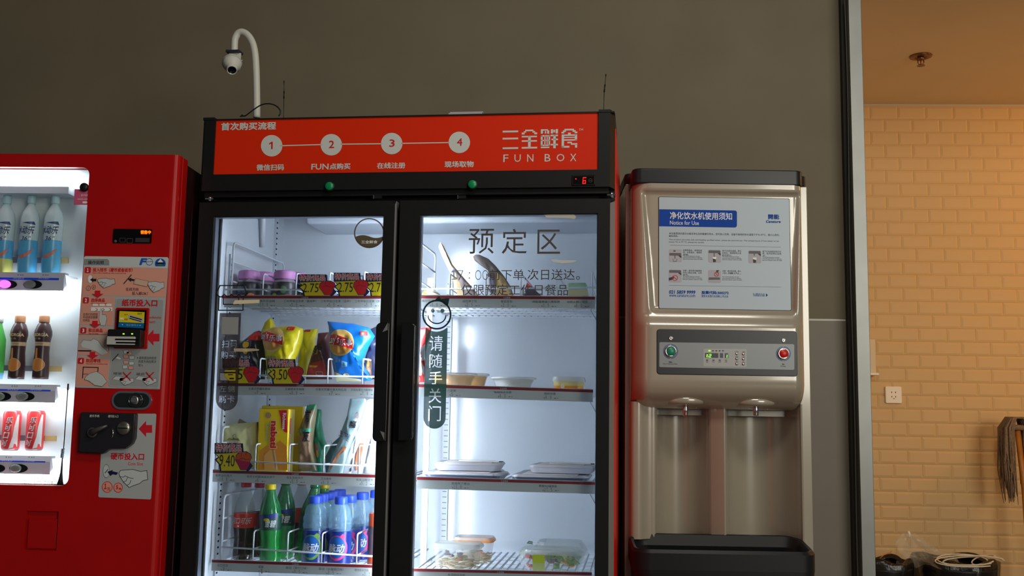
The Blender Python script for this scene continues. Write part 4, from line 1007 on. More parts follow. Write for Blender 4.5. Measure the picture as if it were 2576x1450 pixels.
# shelves ------------------------------------------------------------
WIRE = mat('white_wire', (214, 220, 228), 0.4)
STRP = mat('rail_red', (128, 26, 30), 0.5); LABL = mat('rail_label', (196, 202, 199), 0.5)
RV = .078
UC = um
CARDTXT = mat('rail_text', (58, 60, 64), 0.6)
FWD = {ord(a): ord(b) for a, b in zip('0123456789.', '０１２３４５６７８９．')}
class Shelf: pass
def shelf(x0, y0, x1, y1, hred, htot, side, vis_left, items, ttl, rv=RV):
    s_ = Shelf()
    a = G.at(x0, y0, rv); c = G.at(x1, y1, rv); a2 = G.at(x0, y0 + htot, rv); c2 = G.at(x1, y1 + htot - 1, rv)
    s_.a, s_.c = a, c
    uL, uR = (LIL + .012, UC - .012) if side == 'L' else (UC + .034, LIR - .012)
    if vis_left: rl = a[0]
    else: rl = uL
    rr = c[0]
    k = (c[1] - a[1]) / (c[0] - a[0])
    s_.z = lambda u: a[1] + k * (u - a[0]) - .012
    h = a[1] - a2[1]; b = MB()
    b.add([(rl, rv, s_.z(rl) + .012 - h), (rr, rv, s_.z(rr) + .012 - h), (rr, rv, s_.z(rr) + .012), (rl, rv, s_.z(rl) + .012),
           (rl, rv + .004, s_.z(rl) + .012 - h), (rr, rv + .004, s_.z(rr) + .012 - h), (rr, rv + .004, s_.z(rr) + .012), (rl, rv + .004, s_.z(rl) + .012)],
          [(0, 1, 2, 3), (4, 7, 6, 5), (0, 4, 5, 1), (3, 2, 6, 7), (0, 3, 7, 4), (1, 5, 6, 2)], LABL)
    d = MB(); t_ = .0019
    def bar(p, q, r=t_):
        dx = Vector(q) - Vector(p); up = Vector((0, 0, r)); sd = dx.cross(Vector((0, 0, 1))).normalized() * r
        vs = []
        for P_ in (Vector(p), Vector(q)): vs += [P_ - up - sd, P_ - up + sd, P_ + up + sd, P_ + up - sd]
        d.add(vs, [(0, 3, 2, 1), (4, 5, 6, 7), (0, 1, 5, 4), (1, 2, 6, 5), (2, 3, 7, 6), (3, 0, 4, 7)], WIRE)
    n = int((uR - uL) / .0215)
    for i in range(n + 1):
        u = uL + (uR - uL) * i / n; bar((u, rv + .008, s_.z(u) - .003), (u, .545, s_.z(u) - .003))
    for v in (rv + .010, .15, .225, .30, .375, .45, .54): bar((uL, v, s_.z(uL) - .0068), (uR, v, s_.z(uR) - .0068), .0028)
    deck = d.build('shelf', fg)
    rail = b.build('price_rail', deck)
    ink = Ink(G, rv)
    ink.poly([(x0, y0 + 1.5), (x1, y1 + 1.5), (x1, y1 + 1.5 + hred), (x0, y0 + 1.5 + hred)] if vis_left else [(x0 - 30, y0 + 1.5), (x1, y1 + 1.5), (x1, y1 + 1.5 + hred), (x0 - 30, y0 + 1.5 + hred)], STRP)
    kk = (y1 - y0) / (x1 - x0)
    ink.lay(1)
    if ttl: ink.text('三全鲜食', ttl, y0 + kk * (ttl - x0) + 8.2, ttl + 18, y0 + kk * (ttl + 18 - x0) + 3, LABL)
    for nm, xa, xb, pr, px_ in items:
        ya = y0 + kk * (xa - x0)
        ink.text(nm, xa, ya + 18.2, xb, ya + kk * (xb - xa) + 11.8, CARDTXT)
        yp = y0 + kk * (px_ - x0); w_ = len(pr) * 5.0
        ink.text('¥', px_ - 4.2, yp + 28, px_ - 1, yp + 24, CARDTXT).text(pr.translate(FWD), px_, yp + 28.5, px_ + w_, yp + 20, CARDTXT, -0.01)
        ink.rect(px_ + w_ + 7, yp + 26, px_ + w_ + 12, yp + 27.4, CARDTXT).rect(px_ + w_ + 14, yp + 26.2, px_ + w_ + 18, yp + 27.2, CARDTXT)
    ink.build('rail_print', deck)
    s_.deck = deck; s_.uL, s_.uR, s_.rv = uL, uR, rv
    return s_
S1L = shelf(563, 742.5, 962, 743.5, 7, 31, 'L', False, [('溜溜梅不次话梅', 637, 692, '13.9', 654), ('三布甲每日坚果（蔓越莓）', 714, 796, '5.5', 733), ('三布甲每日坚果（蓝莓）', 807, 882, '5.5', 827), ('三布甲每日坚果（原', 893, 956, '5.5', 921)], 758)
S2L = shelf(540, 962.5, 955, 967, 7, 31, 'L', False, [('乐事天然薯片原味', 625, 680, '7', 645), ('乐事奇多牛排味', 717, 766, '3.9', 733), ('乐事天然薯片意大利红烩', 794, 872, '7', 832), ('好丽友蘑古力酸辣味', 883, 938, '7.8', 911)], 746)
S3L = shelf(534, 1181.5, 950, 1194, 7, 31, 'L', True, [('草莓白巧克力', 542, 584, '18.8', 552), ('丽芝士奶酪味威化饼干', 621, 692, '6', 646), ('有友泡椒凤爪', 721, 763, '5.5', 734), ('卫龙辣条', 807, 834, '9.9', 812), ('有友山椒豆干', 896, 939, '5.2', 909)], 734)
S4L = shelf(533, 1407.7, 945, 1421.5, 6.5, 29, 'L', True, [('可口可乐', 547, 574, '3', 560), ('雪碧', 650, 663, '3', 655), ('脉动（青柠口味）', 719, 773, '3.5', 740), ('脉动（水蜜桃口味）', 802, 864, '3.5', 825), ('维他命水饮料', 892, 928, '3.5', 916)], 734)
S1R = shelf(1057, 742.5, 1497, 745.5, 7, 31, 'R', True, [('维尔良品', 1061, 1092, '5.8', 1086), ('卤肉笋丁包', 1164, 1200, '2.5', 1174), ('香菇菜包', 1260, 1289, '2.5', 1265), ('肉松蛋黄酱三角饭团', 1340, 1408, '3.5', 1366), ('培根火腿三明治', 1426, 1479, '6.5', 1449)], 1266)
S2R = shelf(1040, 965.5, 1492, 979.6, 7, 32, 'R', True, [('八宝粥', 1125, 1147, '5', 1135), ('咖喱味关东煮', 1243, 1287, '6.5', 1257), ('杨枝甘露', 1369, 1398, '9.9', 1372)], 1257)
S3R = shelf(1049, 1199, 1497, 1212, 7, 31, 'R', True, [('宫保鸡丁便当', 1136, 1181, '15.8', 1141), ('鲜食XO酱蒸鱼', 1356, 1401, '17.5', 1369)], 1260)
S4R = shelf(1030, 1430, 1489, 1440, 6.5, 30, 'R', True, [('木须肉炒凉面', 1126, 1170, '12.8', 1132)], 1250)
# guards and dividers: bent wire, one part each
def wirepart(deck, pts, r=.0024): MB().tube(pts, r, WIRE, 6).build('divider_wire', deck)
def guard(sh_, row, yw, xs, ytops, xa, xb, deep=.40):
    v = sh_.rv + .010
    a = G.at(xs[0], yw[0], v); c = G.at(xs[-1], yw[1], v)
    k = (c[1] - a[1]) / (c[0] - a[0]); ua, ub = UA(xa, yw[0], v), UA(xb, yw[1], v)
    MB().tube([(ua, v, a[1] + k * (ua - a[0])), (ub, v, a[1] + k * (ub - a[0]))], .0026, WIRE, 6).build('guard_wire', sh_.deck)
    for x, yt in zip(xs, ytops):
        u = UA(x, yt + 25, v); zt = ZA(x, yt, v); zb = sh_.z(u); zm = a[1] + k * (u - a[0])
        wirepart(sh_.deck, [(u, v, zb), (u, v, zt - .008), (u, v + .003, zt - .002), (u, v + .010, zt), (u, v + deep, zt), (u, v + deep + .008, zt - .006), (u, v + deep + .01, zb)])
        wirepart(sh_.deck, [(u, v, zm), (u, v + deep + .01, zm)], .0020)
guard(S1L, 0, (729, 730), [662, 745, 829, 916], [689, 688, 686, 684], 566, 965)
guard(S2L, 1, (945, 948), [654, 825, 912], [902, 903, 903], 560, 955)
guard(S3L, 2, (1163, 1172), [643, 728, 815, 903], [1118, 1119, 1122, 1122], 560, 950)
guard(S4L, 3, (1382, 1398), [638, 724, 810, 898], [1337, 1340, 1343, 1344], 557, 945)
guard(S1R, 0, (727, 724), [1132, 1222, 1310, 1400, 1490], [690, 690, 688, 686, 684], 1056, 1500)
# tall side guards at the left wall and at the left of the right compartment
def sideguard(sh_, xf, yt, yb, inner=True, deep=.42, v=None):
    v = v or sh_.rv + .012; u = UA(xf, (yt + yb) / 2, v); zt = ZA(xf, yt, v); zb = sh_.z(u)
    wirepart(sh_.deck, [(u, v, zb), (u, v, zt - .012), (u, v + .005, zt - .003), (u, v + .016, zt), (u, v + deep, zt), (u, v + deep + .012, zt - .012), (u, v + deep + .012, zb)], .0032)
    if inner:
        for f_ in (.34, .68): wirepart(sh_.deck, [(u, v, zt - (zt - zb) * f_), (u, v + deep + .012, zt - (zt - zb) * f_)], .0026)
sideguard(S1L, 585, 610, 745)
sideguard(S2L, 572, 855, 960); sideguard(S3L, 558, 1075, 1184)
sideguard(S4L, 560, 1247, 1407)
sideguard(S1R, 1057, 612, 745, deep=.20)
# pilasters with slots
PIL = mat('pilaster_metal', (206, 212, 220), 0.35, 0.2)
def pilaster(u, v, z0, z1, w_=.024, face='x'):
    b = MB(); s2 = MB()
    if face == 'x': b.box(u, u + .006, v, v + w_, z0, z1, PIL)
    else: b.box(u - w_ / 2, u + w_ / 2, v, v + .006, z0, z1, PIL)
    p_ = b.build('pilaster', fg); zq = z0 + .01
    while zq < z1 - .01:
        if face == 'x': s2.box(u + .005, u + .0066, v + w_ * .3, v + w_ * .7, zq, zq + .005, HOLE)
        else: s2.box(u - w_ * .3, u + w_ * .3, v - .0006, v + .001, zq, zq + .0025, mat('soft_slot', (130, 136, 142), 0.6))
        zq += .018
    s2.build('slots', p_, kind='stuff')
pilaster(LIL + .004, .115, ZI0, ZA(590, 640, .12)); pilaster(LIL + .004, .48, ZI0, ZI1 - .03)
pilaster(UA(1110, 1200, .5), VB - .008, ZI0, ZA(1110, 700, .5), .022, 'y'); pilaster(UA(1070, 1200, .3), .30, ZI0, ZA(1070, 700, .3), .018, 'y')
MB().tube([(LIL + .03, .30, ZI1 - .001), (LIL + .012, .36, ZA(615, 618, .33))], .009, WHITE, 8).build('side_lamp_rod', fg)
for sh_ in (S1R, S2R, S3R):
    v = .12; u = LIR - .02; zz = sh_.z(u)
    MB().tube([(u - .012, v, zz - .012), (u - .014, v, zz - .025), (u + .004, v, zz - .055), (u + .012, v, zz - .05)], .0016, mat('hook_wire', (150, 156, 160), 0.3, .6), 6).build('shelf_hook', sh_.deck)

# ================================================================== things on top of the fridge
def top_thing(name, x, y, v, label, cat, zt=None):
    u, z = G.at(x, y, v); return empty(name, G.sub(u, v, gtop if zt is None else zt), label, cat), u
CW = mat('camera_white', (206, 206, 198), 0.45)
v = .16; t, u0 = top_thing('security_camera', 646, 292, v, 'white dome security camera hanging from a bent white pole on the fridge top', 'camera')
LP = lambda x, y, dv=0: (G.at(x, y, v + dv)[0] - u0, dv, G.at(x, y, v + dv)[1] - gtop)
pts = [(646, 296), (645.8, 250), (645, 200), (644, 170), (642, 140), (638, 117), (632.5, 102), (625.5, 91), (617, 83.5), (608, 80.5), (600, 83), (594.6, 90), (591, 99), (590, 108), (589.6, 118), (589.5, 129)]
def smooth(P_, n=5):
    o = []
    for i in range(len(P_) - 1):
        a_, b_, c_, d_ = [Vector(P_[max(0, min(len(P_) - 1, j))]) for j in (i - 1, i, i + 1, i + 2)]
        for k in range(n):
            f_ = k / n; o.append(.5 * ((2 * b_) + (c_ - a_) * f_ + (2 * a_ - 5 * b_ + 4 * c_ - d_) * f_ ** 2 + (-a_ + 3 * b_ - 3 * c_ + d_) * f_ ** 3))
    return o + [Vector(P_[-1])]
MB().tube(smooth([LP(*p) for p in pts]), .0108, CW, 20).build('pole', t)
b = MB(); c0 = LP(588, 130)
MB().box(c0[0] - .020, c0[0] + .024, -.016, .018, c0[2] - .006, c0[2] + .001, mat('navy_gasket', (36, 38, 58), 0.5)).build('clamp_band', t, bev=.001)
MB().prism([(c0[0] - .016, c0[2] - .006), (c0[0] + .024, c0[2] - .006), (c0[0] + .022, c0[2] - .060), (c0[0] + .012, c0[2] - .063)], -.004, .004, CW).build('bracket', t, bev=.001)
bc = Vector(LP(584, 160, -.018)); ax = Vector((.27, -.60, -.74)).normalized()
Mx = ax.to_track_quat('Z', 'Y').to_matrix()
MB().lathe([(.001, -.030), (.018, -.025), (.0275, -.012), (.0295, .0), (.0275, .010), (.020, .022), (.0160, .027), (.0160, .040), (.0145, .0415), (.0130, .0400), (.0125, .034)], CW, 28, c=tuple(bc), M=Mx).build('dome_body', t)
MB().lathe([(.0305, -.005), (.0312, -.002), (.0305, .001)], CW, 28, c=tuple(bc), M=Mx, cap=False).build('dome_ring', t)
MB().lathe([(.0128, .0392), (.011, .0375), (.001, .0365)], mat('lens_black', (14, 14, 24), 0.08, spec=0.9), 24, c=tuple(bc), M=Mx, cap=False).build('lens', t)
for x, y in ((611, 155), (573, 130)): MB().lathe([(.003, 0), (.003, .004)], CHROME, 8, c=(LP(x, y)[0], -.006, LP(x, y)[2])).build('screw', t)
for lab, xs, ys, v in (('thin black rod antenna on the fridge top, near the white camera pole', (714, 714, 714.5, 715, 714.5, 714.5), (292, 248, 247, 231, 230, 206), .10), ('thin black rod antenna on the fridge top, at its right end', (1518, 1520, 1520, 1522, 1522, 1524), (276, 232, 231, 214, 213, 189), .08)):
    u, z = G.at(xs[0], ys[0], v); t = empty('rod_antenna', G.sub(u, v, gtop), lab, 'antenna')
    Q = [(G.at(x, y, v)[0] - u, 0, G.at(x, y, v)[1] - gtop) for x, y in zip(xs, ys)]; Q[0] = (0, 0, 0)
    MB().tube([Q[0], Q[1]], .0010, BLACK, 6).tube([Q[4], Q[5]], .0009, BLACK, 6).build('rod', t)
    MB().tube([Q[1], Q[4]], .0021, BLACK, 8).build('coil_sleeve', t); MB().lathe([(.0016, -.003), (.0016, .003)], BLACK, 8, c=Q[5]).build('tip', t)
    MB().lathe([(.012, 0), (.010, .004), (.002, .006)], BLACK, 14).build('base', t)
v = .09; t, u0 = top_thing('black_cable', 616, 292, v, 'black cable looping over the fridge top in front of the camera pole', 'cable')
pts = [(604, 293), (612, 291.5), (608, 289.5), (616, 292), (634, 279), (650, 268), (662, 262.5), (675, 261), (688, 263.5), (699, 270), (705.5, 280), (704, 288), (700, 293)]
q = []
for i in range(len(pts) - 1):
    for k in range(4):
        p_ = [Vector(pts[max(0, min(len(pts) - 1, j))]) for j in (i - 1, i, i + 1, i + 2)]; f_ = k / 4
        q.append(.5 * ((2 * p_[1]) + (p_[2] - p_[0]) * f_ + (2 * p_[0] - 5 * p_[1] + 4 * p_[2] - p_[3]) * f_ ** 2 + (-p_[0] + 3 * p_[1] - 3 * p_[2] + p_[3]) * f_ ** 3))
MB().tube([(G.at(p.x, p.y, v)[0] - u0, 0, max(G.at(p.x, p.y, v)[1] - gtop, .002)) for p in q], .0020, BLACK, 8).build('cable', t)
v = .10; t, u0 = top_thing('paper_stack', 1178, 281, v, 'small stack of grey-white sheets lying on the fridge top', 'papers')
PAP = mat('grey_paper', (176, 180, 190), 0.6)
for k in range(7):
    w_ = .052 - .0006 * k + random.uniform(-.001, .001); dx = random.uniform(-.002, .002)
    MB().box(-w_ + dx, w_ + dx, -.04, .10, .001 + k * .0028, .0034 + k * .0028, PAP).build('sheet', t)

# ================================================================== goods in the fridge
def poly_frac(pts):
    cx = sum(p[0] for p in pts) / len(pts); cz = sum(p[1] for p in pts) / len(pts)
    seg = [(pts[i][0] - cx, pts[i][1] - cz, pts[(i + 1) % len(pts)][0] - cx, pts[(i + 1) % len(pts)][1] - cz) for i in range(len(pts))]
    def fr(u, z):
        dx, dz = u - cx, z - cz; r = hypot(dx, dz)
        if r < 1e-6: return 0
        dx /= r; dz /= r; best = 0
        for ax, az, bx, bz in seg:
            ex, ez = bx - ax, bz - az; den = dx * ez - dz * ex
            if abs(den) < 1e-12: continue
            t_ = (ax * ez - az * ex) / den; s_ = (ax * dz - az * dx) / den
            if t_ > 0 and -.001 <= s_ <= 1.001: best = max(best, t_)
        return min(1, r / best) if best else 1
    return cx, cz, fr
class Bag:
    """a filled pouch: a closed outline swelling to front and back, with creases"""
    def __init__(s, fr, pts, T, seed=0, cr=.003, px=True, flat=2.4):
        P_ = [fr.at(*p) for p in pts] if px else pts
        P_ = [(u, max(z, .001)) for u, z in P_]
        d = []
        for i in range(len(P_)):
            a, b_ = Vector(P_[i]), Vector(P_[(i + 1) % len(P_)]); n = max(1, int((b_ - a).length / .010))
            d += [tuple(a.lerp(b_, k / n)) for k in range(n)]
        s.pts = d; s.T = T; s.cr = cr; s.sd = seed; s.flat = flat
        s.cx, s.cz, s.fr = poly_frac(P_)
    def h(s, u, z):
        q = s.fr(u, z); b = s.T * (max(0, 1 - q ** s.flat)) ** .62
        k = s.sd * 1.7
        n = abs(sin(u * 95 + z * 60 + k)) + abs(sin(u * 50 - z * 85 + 2 * k)) + .6 * abs(sin(u * 170 + z * 20 + k))
        return b + s.cr * (n - 1.5) * min(1, (1 - q) * 6)
    def w(s, u, z): return -s.h(u, z) - .0022
    def build(s, parent, m, name='pouch', mb=None):
        R_ = 12; n = len(s.pts)
        for sg in (-1, 1):
            vs = [(s.cx, sg * s.h(s.cx, s.cz), s.cz)]; 
            for k in range(1, R_ + 1):
                f_ = sin(k / R_ * pi / 2)
                for u, z in s.pts:
                    x, y = s.cx + (u - s.cx) * f_, s.cz + (z - s.cz) * f_
                    vs.append((x, sg * (s.h(x, y) if k < R_ else .0004), y))
            fs = [(0, 1 + i, 1 + (i + 1) % n) for i in range(n)]
            for k in range(R_ - 1):
                fs += [(1 + k * n + i, 1 + (k + 1) * n + i, 1 + (k + 1) * n + (i + 1) % n, 1 + k * n + (i + 1) % n) for i in range(n)]
            if sg > 0: fs = [tuple(reversed(f)) for f in fs]
            mb = mb or MB(); mb.add(vs, fs, m, True)
        return mb.build(name, parent)
    def ink(s, fr): i = Ink(fr, 0, s.w); i.dl = .0009; return i
def good(name, sh_, x, yb, v, label, cat, group=None):
    u = UA(x, yb, v); zb = sh_.z(u); f = G.sub(u, v, zb); return empty(name, f, label, cat, group), f

# price cards --------------------------------------------------------
CY = mat('card_yellow_print', (250, 224, 10), 0.55); CN = mat('card_navy', (24, 34, 78), 0.55); CF = mat('card_fist_red', (236, 20, 26), 0.55)
CTR = mat('card_title_red', (214, 28, 46), 0.55); CTW = mat('card_title_white', (250, 240, 236), 0.55)
def price_card(x0, y0, x1, y1, price, label, f1=CF, f2=None):
    v = .066; u = UA(x0, y1, v); zb = ZA(x0, y1, v) - .004; f = G.sub(u, v, zb); t = empty('price_card', f, label, 'price card', 'special offer price cards')
    W_, H_ = x1 - x0, y1 - y0
    q = lambda a, b_: (x0 + a * W_, y0 + b_ * H_)
    mb = MB(); L = lambda pts: [f.at(*q(*p)) for p in pts]
    mb.prism(L([(.02, -.01), (.76, .0), (.78, .33), (.02, .38)]), -.0006, .0006, CN)
    body = [(.0, .36), (.11, .52), (.02, .62), (.13, .80), (.16, 1.08), (.9, 1.08), (1.02, .86), (.92, .66), (.97, .5), (.62, .30)]
    mb.prism(L(body), -.0005, .0007, CN)
    fist = [(.58, .44), (.70, .32), (.86, .30), (.97, .40), (1.0, .55), (.94, .72), (.92, .92), (.86, 1.02), (.70, 1.02), (.64, .84), (.56, .64)]
    mb.prism(L(fist), -.0012, -.0004, CN); mb.build('card_board', t)
    ink = Ink(f, -.0006)
    def sh(pts, k): 
        cx = sum(p[0] for p in pts) / len(pts); cy = sum(p[1] for p in pts) / len(pts); return [(cx + (a - cx) * k, cy + (b_ - cy) * k) for a, b_ in pts]
    ink.poly([q(*p) for p in [(.05, .40), (.15, .53), (.07, .63), (.17, .80), (.20, 1.05), (.86, 1.05), (.80, .9), (.62, .36)]], CY)
    ink.L = 1
    ink.text('特价商品', *q(.03, .35), *q(.75, .0), CN, .12).lay(2).text('特价商品', *q(.04, .34), *q(.74, .01), CTW, .085).lay(3).text('特价商品', *q(.05, .33), *q(.73, .02), CTR, .008)
    ink.lay(2); ink.text(price, *q(.14, .88), *q(.56, .44), BLK, -.012)
    F_ = sh(fist, .93); ink.lay(3).poly([q(*p) for p in F_], f1)
    if f2: ink.lay(4).poly([q(*p) for p in [(.60, .60), (.74, .66), (.97, .72), (.90, .92), (.84, .99), (.71, .99), (.66, .84), (.58, .66)]], f2)
    ink.lay(5).line([q(.66, .62), q(.76, .56), q(.84, .62), q(.94, .60)], 1.0, CN).line([q(.74, .36), q(.72, .50)], 1.0, CN).line([q(.86, .34), q(.84, .46)], 1.0, CN)
    ink.build('card_print', t)
price_card(748, 691, 845, 742, '2.75', 'yellow price card reading 2.75, first one right of the pink-lidded jars')
price_card(838, 687, 928, 742, '2.75', 'yellow price card reading 2.75, the middle one of the three in the top row')
price_card(918, 688, 1008, 742, '2.75', 'yellow price card reading 2.75, cut off by the middle door frame')
price_card(558, 903, 654, 962, '3.5', 'yellow price card below the black and red snack bag, partly behind the brown sticker')
price_card(671, 904, 765, 963, '3.50', 'yellow price card reading 3.50 in front of the yellow chips bag')
price_card(538, 1116, 634, 1182, '9.40', 'yellow price card reading 9.40 with an orange and magenta fist', mat('fist_orange', (226, 96, 14), 0.55), mat('fist_magenta', (190, 20, 84), 0.55))

# jars ---------------------------------------------------------------
LID = mat('orchid_pink_lid', (206, 138, 200), 0.35); JB = mat('jar_dark_sleeve', (52, 48, 54), 0.35); JC = mat('jar_clear_film', (216, 190, 214), 0.2, alpha=.5)
def jar(x, ytop, v, label, cols, seed):
    t, f = good('snack_jar', S1L, x, 742, v, label, 'jar', 'pink-lidded snack jars'); H = f.at(x, ytop)[1]; R_ = .0365
    MB().lathe([(R_ * .9, 0), (R_, .004), (R_, H * .52), (R_ * .94, H * .62), (R_ * .80, H * .70), (R_ * .78, H * .75)], [JB, JB, JB, JC, JC], 26).build('jar_body', t)
    pr = []; n = 44; b = MB(); vs = []
    for zz, rr in ((H * .72, .0315), (H * .735, .0325), (H * .96, .0318), (H, .0295)):
        for i in range(n):
            r = rr * (1 + (.012 if i % 2 else 0) * (0 if zz == H else 1)); a = 2 * pi * i / n; vs.append((r * cos(a), r * sin(a), zz))
    fs = [(k * n + i, k * n + (i + 1) % n, (k + 1) * n + (i + 1) % n, (k + 1) * n + i) for k in range(3) for i in range(n)] + [tuple(range(3 * n, 4 * n))]
    b.add(vs, fs, LID, True); b.build('lid', t)
    ink = Ink(None, 0, cyl(R_ * 1.01))
    for i, (a_, c_) in enumerate(cols): ink.ell(a_ * R_, H * (.40, .36, .16, .14)[i], R_ * .26, H * (.12, .12, .09, .09)[i], mat('fruit_' + c_[0], c_[1], 0.4))
    ink.lay(1).rect(R_ * -.1, H * .02, R_ * .45, H * .15, LABL)
    ink.build('jar_print', t)
J1 = [(-.45, ('grey', (120, 120, 128))), (.0, ('slate', (88, 104, 124))), (.55, ('orange', (204, 96, 40))), (-.5, ('blue', (70, 90, 180)))]
J2 = [(-.35, ('umber', (98, 70, 58))), (.25, ('leaf', (70, 112, 66))), (-.55, ('lime', (170, 190, 50))), (.6, ('plum', (90, 50, 60)))]
jar(625, 683, .15, 'pink-lidded snack jar at the left end of the top shelf, front row', J1, 1)
jar(715, 683, .15, 'pink-lidded snack jar just left of the first price card, front row', J2, 2)
jar(664, 686.5, .25, 'pink-lidded snack jar in the second row, behind and between the two front jars', J1, 3)
jar(744, 688, .25, 'pink-lidded snack jar in the second row, right behind the jar beside the price card', J2, 4)
jar(690, 693, .37, 'pink-lidded snack jar farthest back on the top shelf', J1, 5)
for k, (x, lab) in enumerate(((790, 'dark nut pouch behind the first 2.75 price card'), (880, 'dark nut pouch behind the middle 2.75 price card'))):
    t, f = good('nut_pouch', S1L, x, 742, .20, lab, 'pouch', 'dark nut pouches'); g = Bag(f, [(x - 32, 742), (x - 34, 700), (x - 30, 692), (x + 34, 693), (x + 35, 742)], .018, k)
    g.build(t, mat('pouch_navy', (42, 54, 68), 0.3))

# chips bags ---------------------------------------------------------
BY_ = mat('bag_yellow', (222, 204, 12), 0.28, spec=0.6); BBL = mat('bag_blue', (14, 112, 204), 0.28, spec=0.6); BKR = mat('bag_black', (22, 20, 22), 0.28, spec=0.6); BBR = mat('bag_brown', (92, 40, 34), 0.3, spec=0.6)
BRD = mat('bag_brand_red', (204, 32, 34), 0.35); CHP = mat('chip_gold', (214, 150, 60), 0.45); CHP2 = mat('chip_gold_light', (228, 180, 96), 0.45)
SLV = mat('bag_silver', (190, 194, 198), 0.3, .4)
def brand_disc(z, cx, cy, rx, ry, sk):
    z.lay(0).ell(cx, cy, rx * 1.06, ry * 1.06, mat('disc_halo', (226, 214, 150), 0.5)).lay(1).ell(cx, cy, rx, ry, CHP2)
    z.lay(2).ell(cx - rx * .1, cy + ry * .5, rx * .75, ry * .42, CHP)
    z.lay(3).poly([(cx - rx * 1.0, cy - ry * .42 - sk), (cx - rx * .5, cy - ry * .62 - sk * .5), (cx + rx * .1, cy - ry * .48), (cx + rx * .95, cy - ry * .28 + sk), (cx + rx * .98, cy + ry * .40 + sk), (cx + rx * .4, cy + ry * .30 + sk * .5), (cx - rx * .3, cy + ry * .20), (cx - rx * .98, cy + ry * .22 - sk)], BRD)
t, f = good('chips_bag', S2L, 722, 962, .20, 'yellow chips bag leaning behind the 3.50 price card, its tall corner rising at left', 'chips bag', 'chips bags')
g = Bag(f, [(655, 838), (668, 810), (680, 800), (684, 803), (690, 822), (720, 828), (745, 850), (740, 940), (672, 955), (664, 900)], .030, 2); g.build(t, BY_)
t, f = good('chips_bag', S2L, 708, 962, .15, 'front yellow chips bag with a red and gold emblem above its price card', 'chips bag', 'chips bags')
g = Bag(f, [(657.5, 832), (690, 824), (739, 820), (762, 827.6), (763, 838), (760, 862), (751, 889), (743, 904), (742, 950), (673, 952), (670, 915), (663, 863)], .036, 5); g.build(t, BY_)
ink = g.ink(f); z = PZ(ink, 510, 780, 5.152); brand_disc(z, 950, 390, 150, 150, 18)
z.lay(4).text('Lay’s', 772, 408, 908, 305, WHT, .015, shear=.12).text('乐事', 915, 420, 1092, 335, WHT, .019)
z.lay(1).rect(1122, 222, 1212, 272, BRD, 8).lay(2).rect(1138, 240, 1160, 262, CHP, 3).lay(1).text('经典原味', 840, 650, 1005, 605, GRYI, .0)
ink.build('bag_print', t)
t, f = good('chips_bag', S2L, 775, 962, .28, 'olive yellow chips bag behind, between the front yellow bag and the brown bag', 'chips bag', 'chips bags')
g = Bag(f, [(758, 832), (775, 829), (800, 828), (793, 850), (792, 880), (780, 905), (775, 950), (748, 950), (752, 880), (762, 850)], .024, 7); g.build(t, BY_)
ink = g.ink(f); ink.rect(769, 830, 784, 836, BRD, 1); ink.build('bag_print', t)
t, f = good('snack_bag', S2L, 637, 962, .18, 'black snack bag with a red peak and yellow patch, left of the yellow chips', 'snack bag')
g = Bag(f, [(600, 868), (612, 858), (628, 845), (641, 835), (652, 832), (661, 838), (664, 870), (668, 910), (666, 955), (602, 955), (598, 920)], .030, 9); g.build(t, BKR)
ink = g.ink(f); z = PZ(ink, 510, 780, 5.152)
z.poly([(600, 385), (645, 350), (690, 300), (740, 285), (772, 300), (775, 400), (700, 405)], mat('snack_red', (214, 36, 34), 0.35)).ell(605, 460, 45, 42, mat('snack_yellow', (236, 176, 26), 0.4)).lay(1).line([(640, 400), (612, 410)], 8, WHT)
z.lay(0).ell(605, 545, 30, 38, mat('snack_yellow', (0, 0, 0))).text('BAIH', 480, 645, 670, 605, mat('pale_blue_letters', (176, 190, 196), 0.5), .03)
ink.build('bag_print', t)
t, f = good('snack_bag', S2L, 800, 962, .22, 'dark brown snack bag with red bottom, left of the blue chips bag', 'snack bag')
g = Bag(f, [(802, 838), (828, 836), (832, 870), (835, 955), (770, 955), (775, 925), (790, 880), (801, 862)], .026, 4); g.build(t, BBR)
ink = g.ink(f); z = PZ(ink, 510, 780, 5.152)
z.poly([(1380, 800), (1420, 700), (1600, 660), (1640, 860), (1360, 880)], mat('snack_dull_red', (160, 44, 30), 0.4)).lay(1).poly([(1420, 720), (1530, 730), (1500, 755), (1410, 745)], CHP).ell(1490, 540, 60, 48, mat('olive_gold', (150, 112, 40), 0.4)).lay(2).text('多多', 1450, 575, 1590, 450, BKR, .05, rot=18)
z.lay(1).frame(1490, 805, 1585, 850, 5, LABL, 8)
ink.build('bag_print', t)
t, f = good('chips_bag', S2L, 885, 963, .15, 'bright blue chips bag with a round red and gold emblem beside the door handle', 'chips bag', 'chips bags')
g = Bag(f, [(824, 809), (850, 811), (890, 815), (918, 822), (930, 826), (943, 846), (937, 857), (925, 878), (915, 903), (908, 915), (922, 940), (934, 958), (845, 958), (838, 925), (832, 890), (829, 850), (827, 820)], .040, 3); g.build(t, BBL)
ink = g.ink(f); z = PZ(ink, 510, 780, 5.152); brand_disc(z, 1832, 435, 170, 162, 22)
z.lay(4).text('Lay’s', 1660, 468, 1822, 345, WHT, .015, shear=.12).text('乐事', 1828, 478, 1995, 392, WHT, .019)
z.lay(1).rect(2082, 285, 2165, 345, BRD, 8).lay(2).rect(2100, 305, 2125, 328, CHP, 3)
z.lay(1).text('大波浪', 1700, 690, 1840, 650, mat('bag_pale_blue', (120, 180, 220), 0.5)).poly([(1850, 665), (1920, 690), (1915, 745), (1845, 750)], mat('bag_pale_blue', (0, 0, 0)))
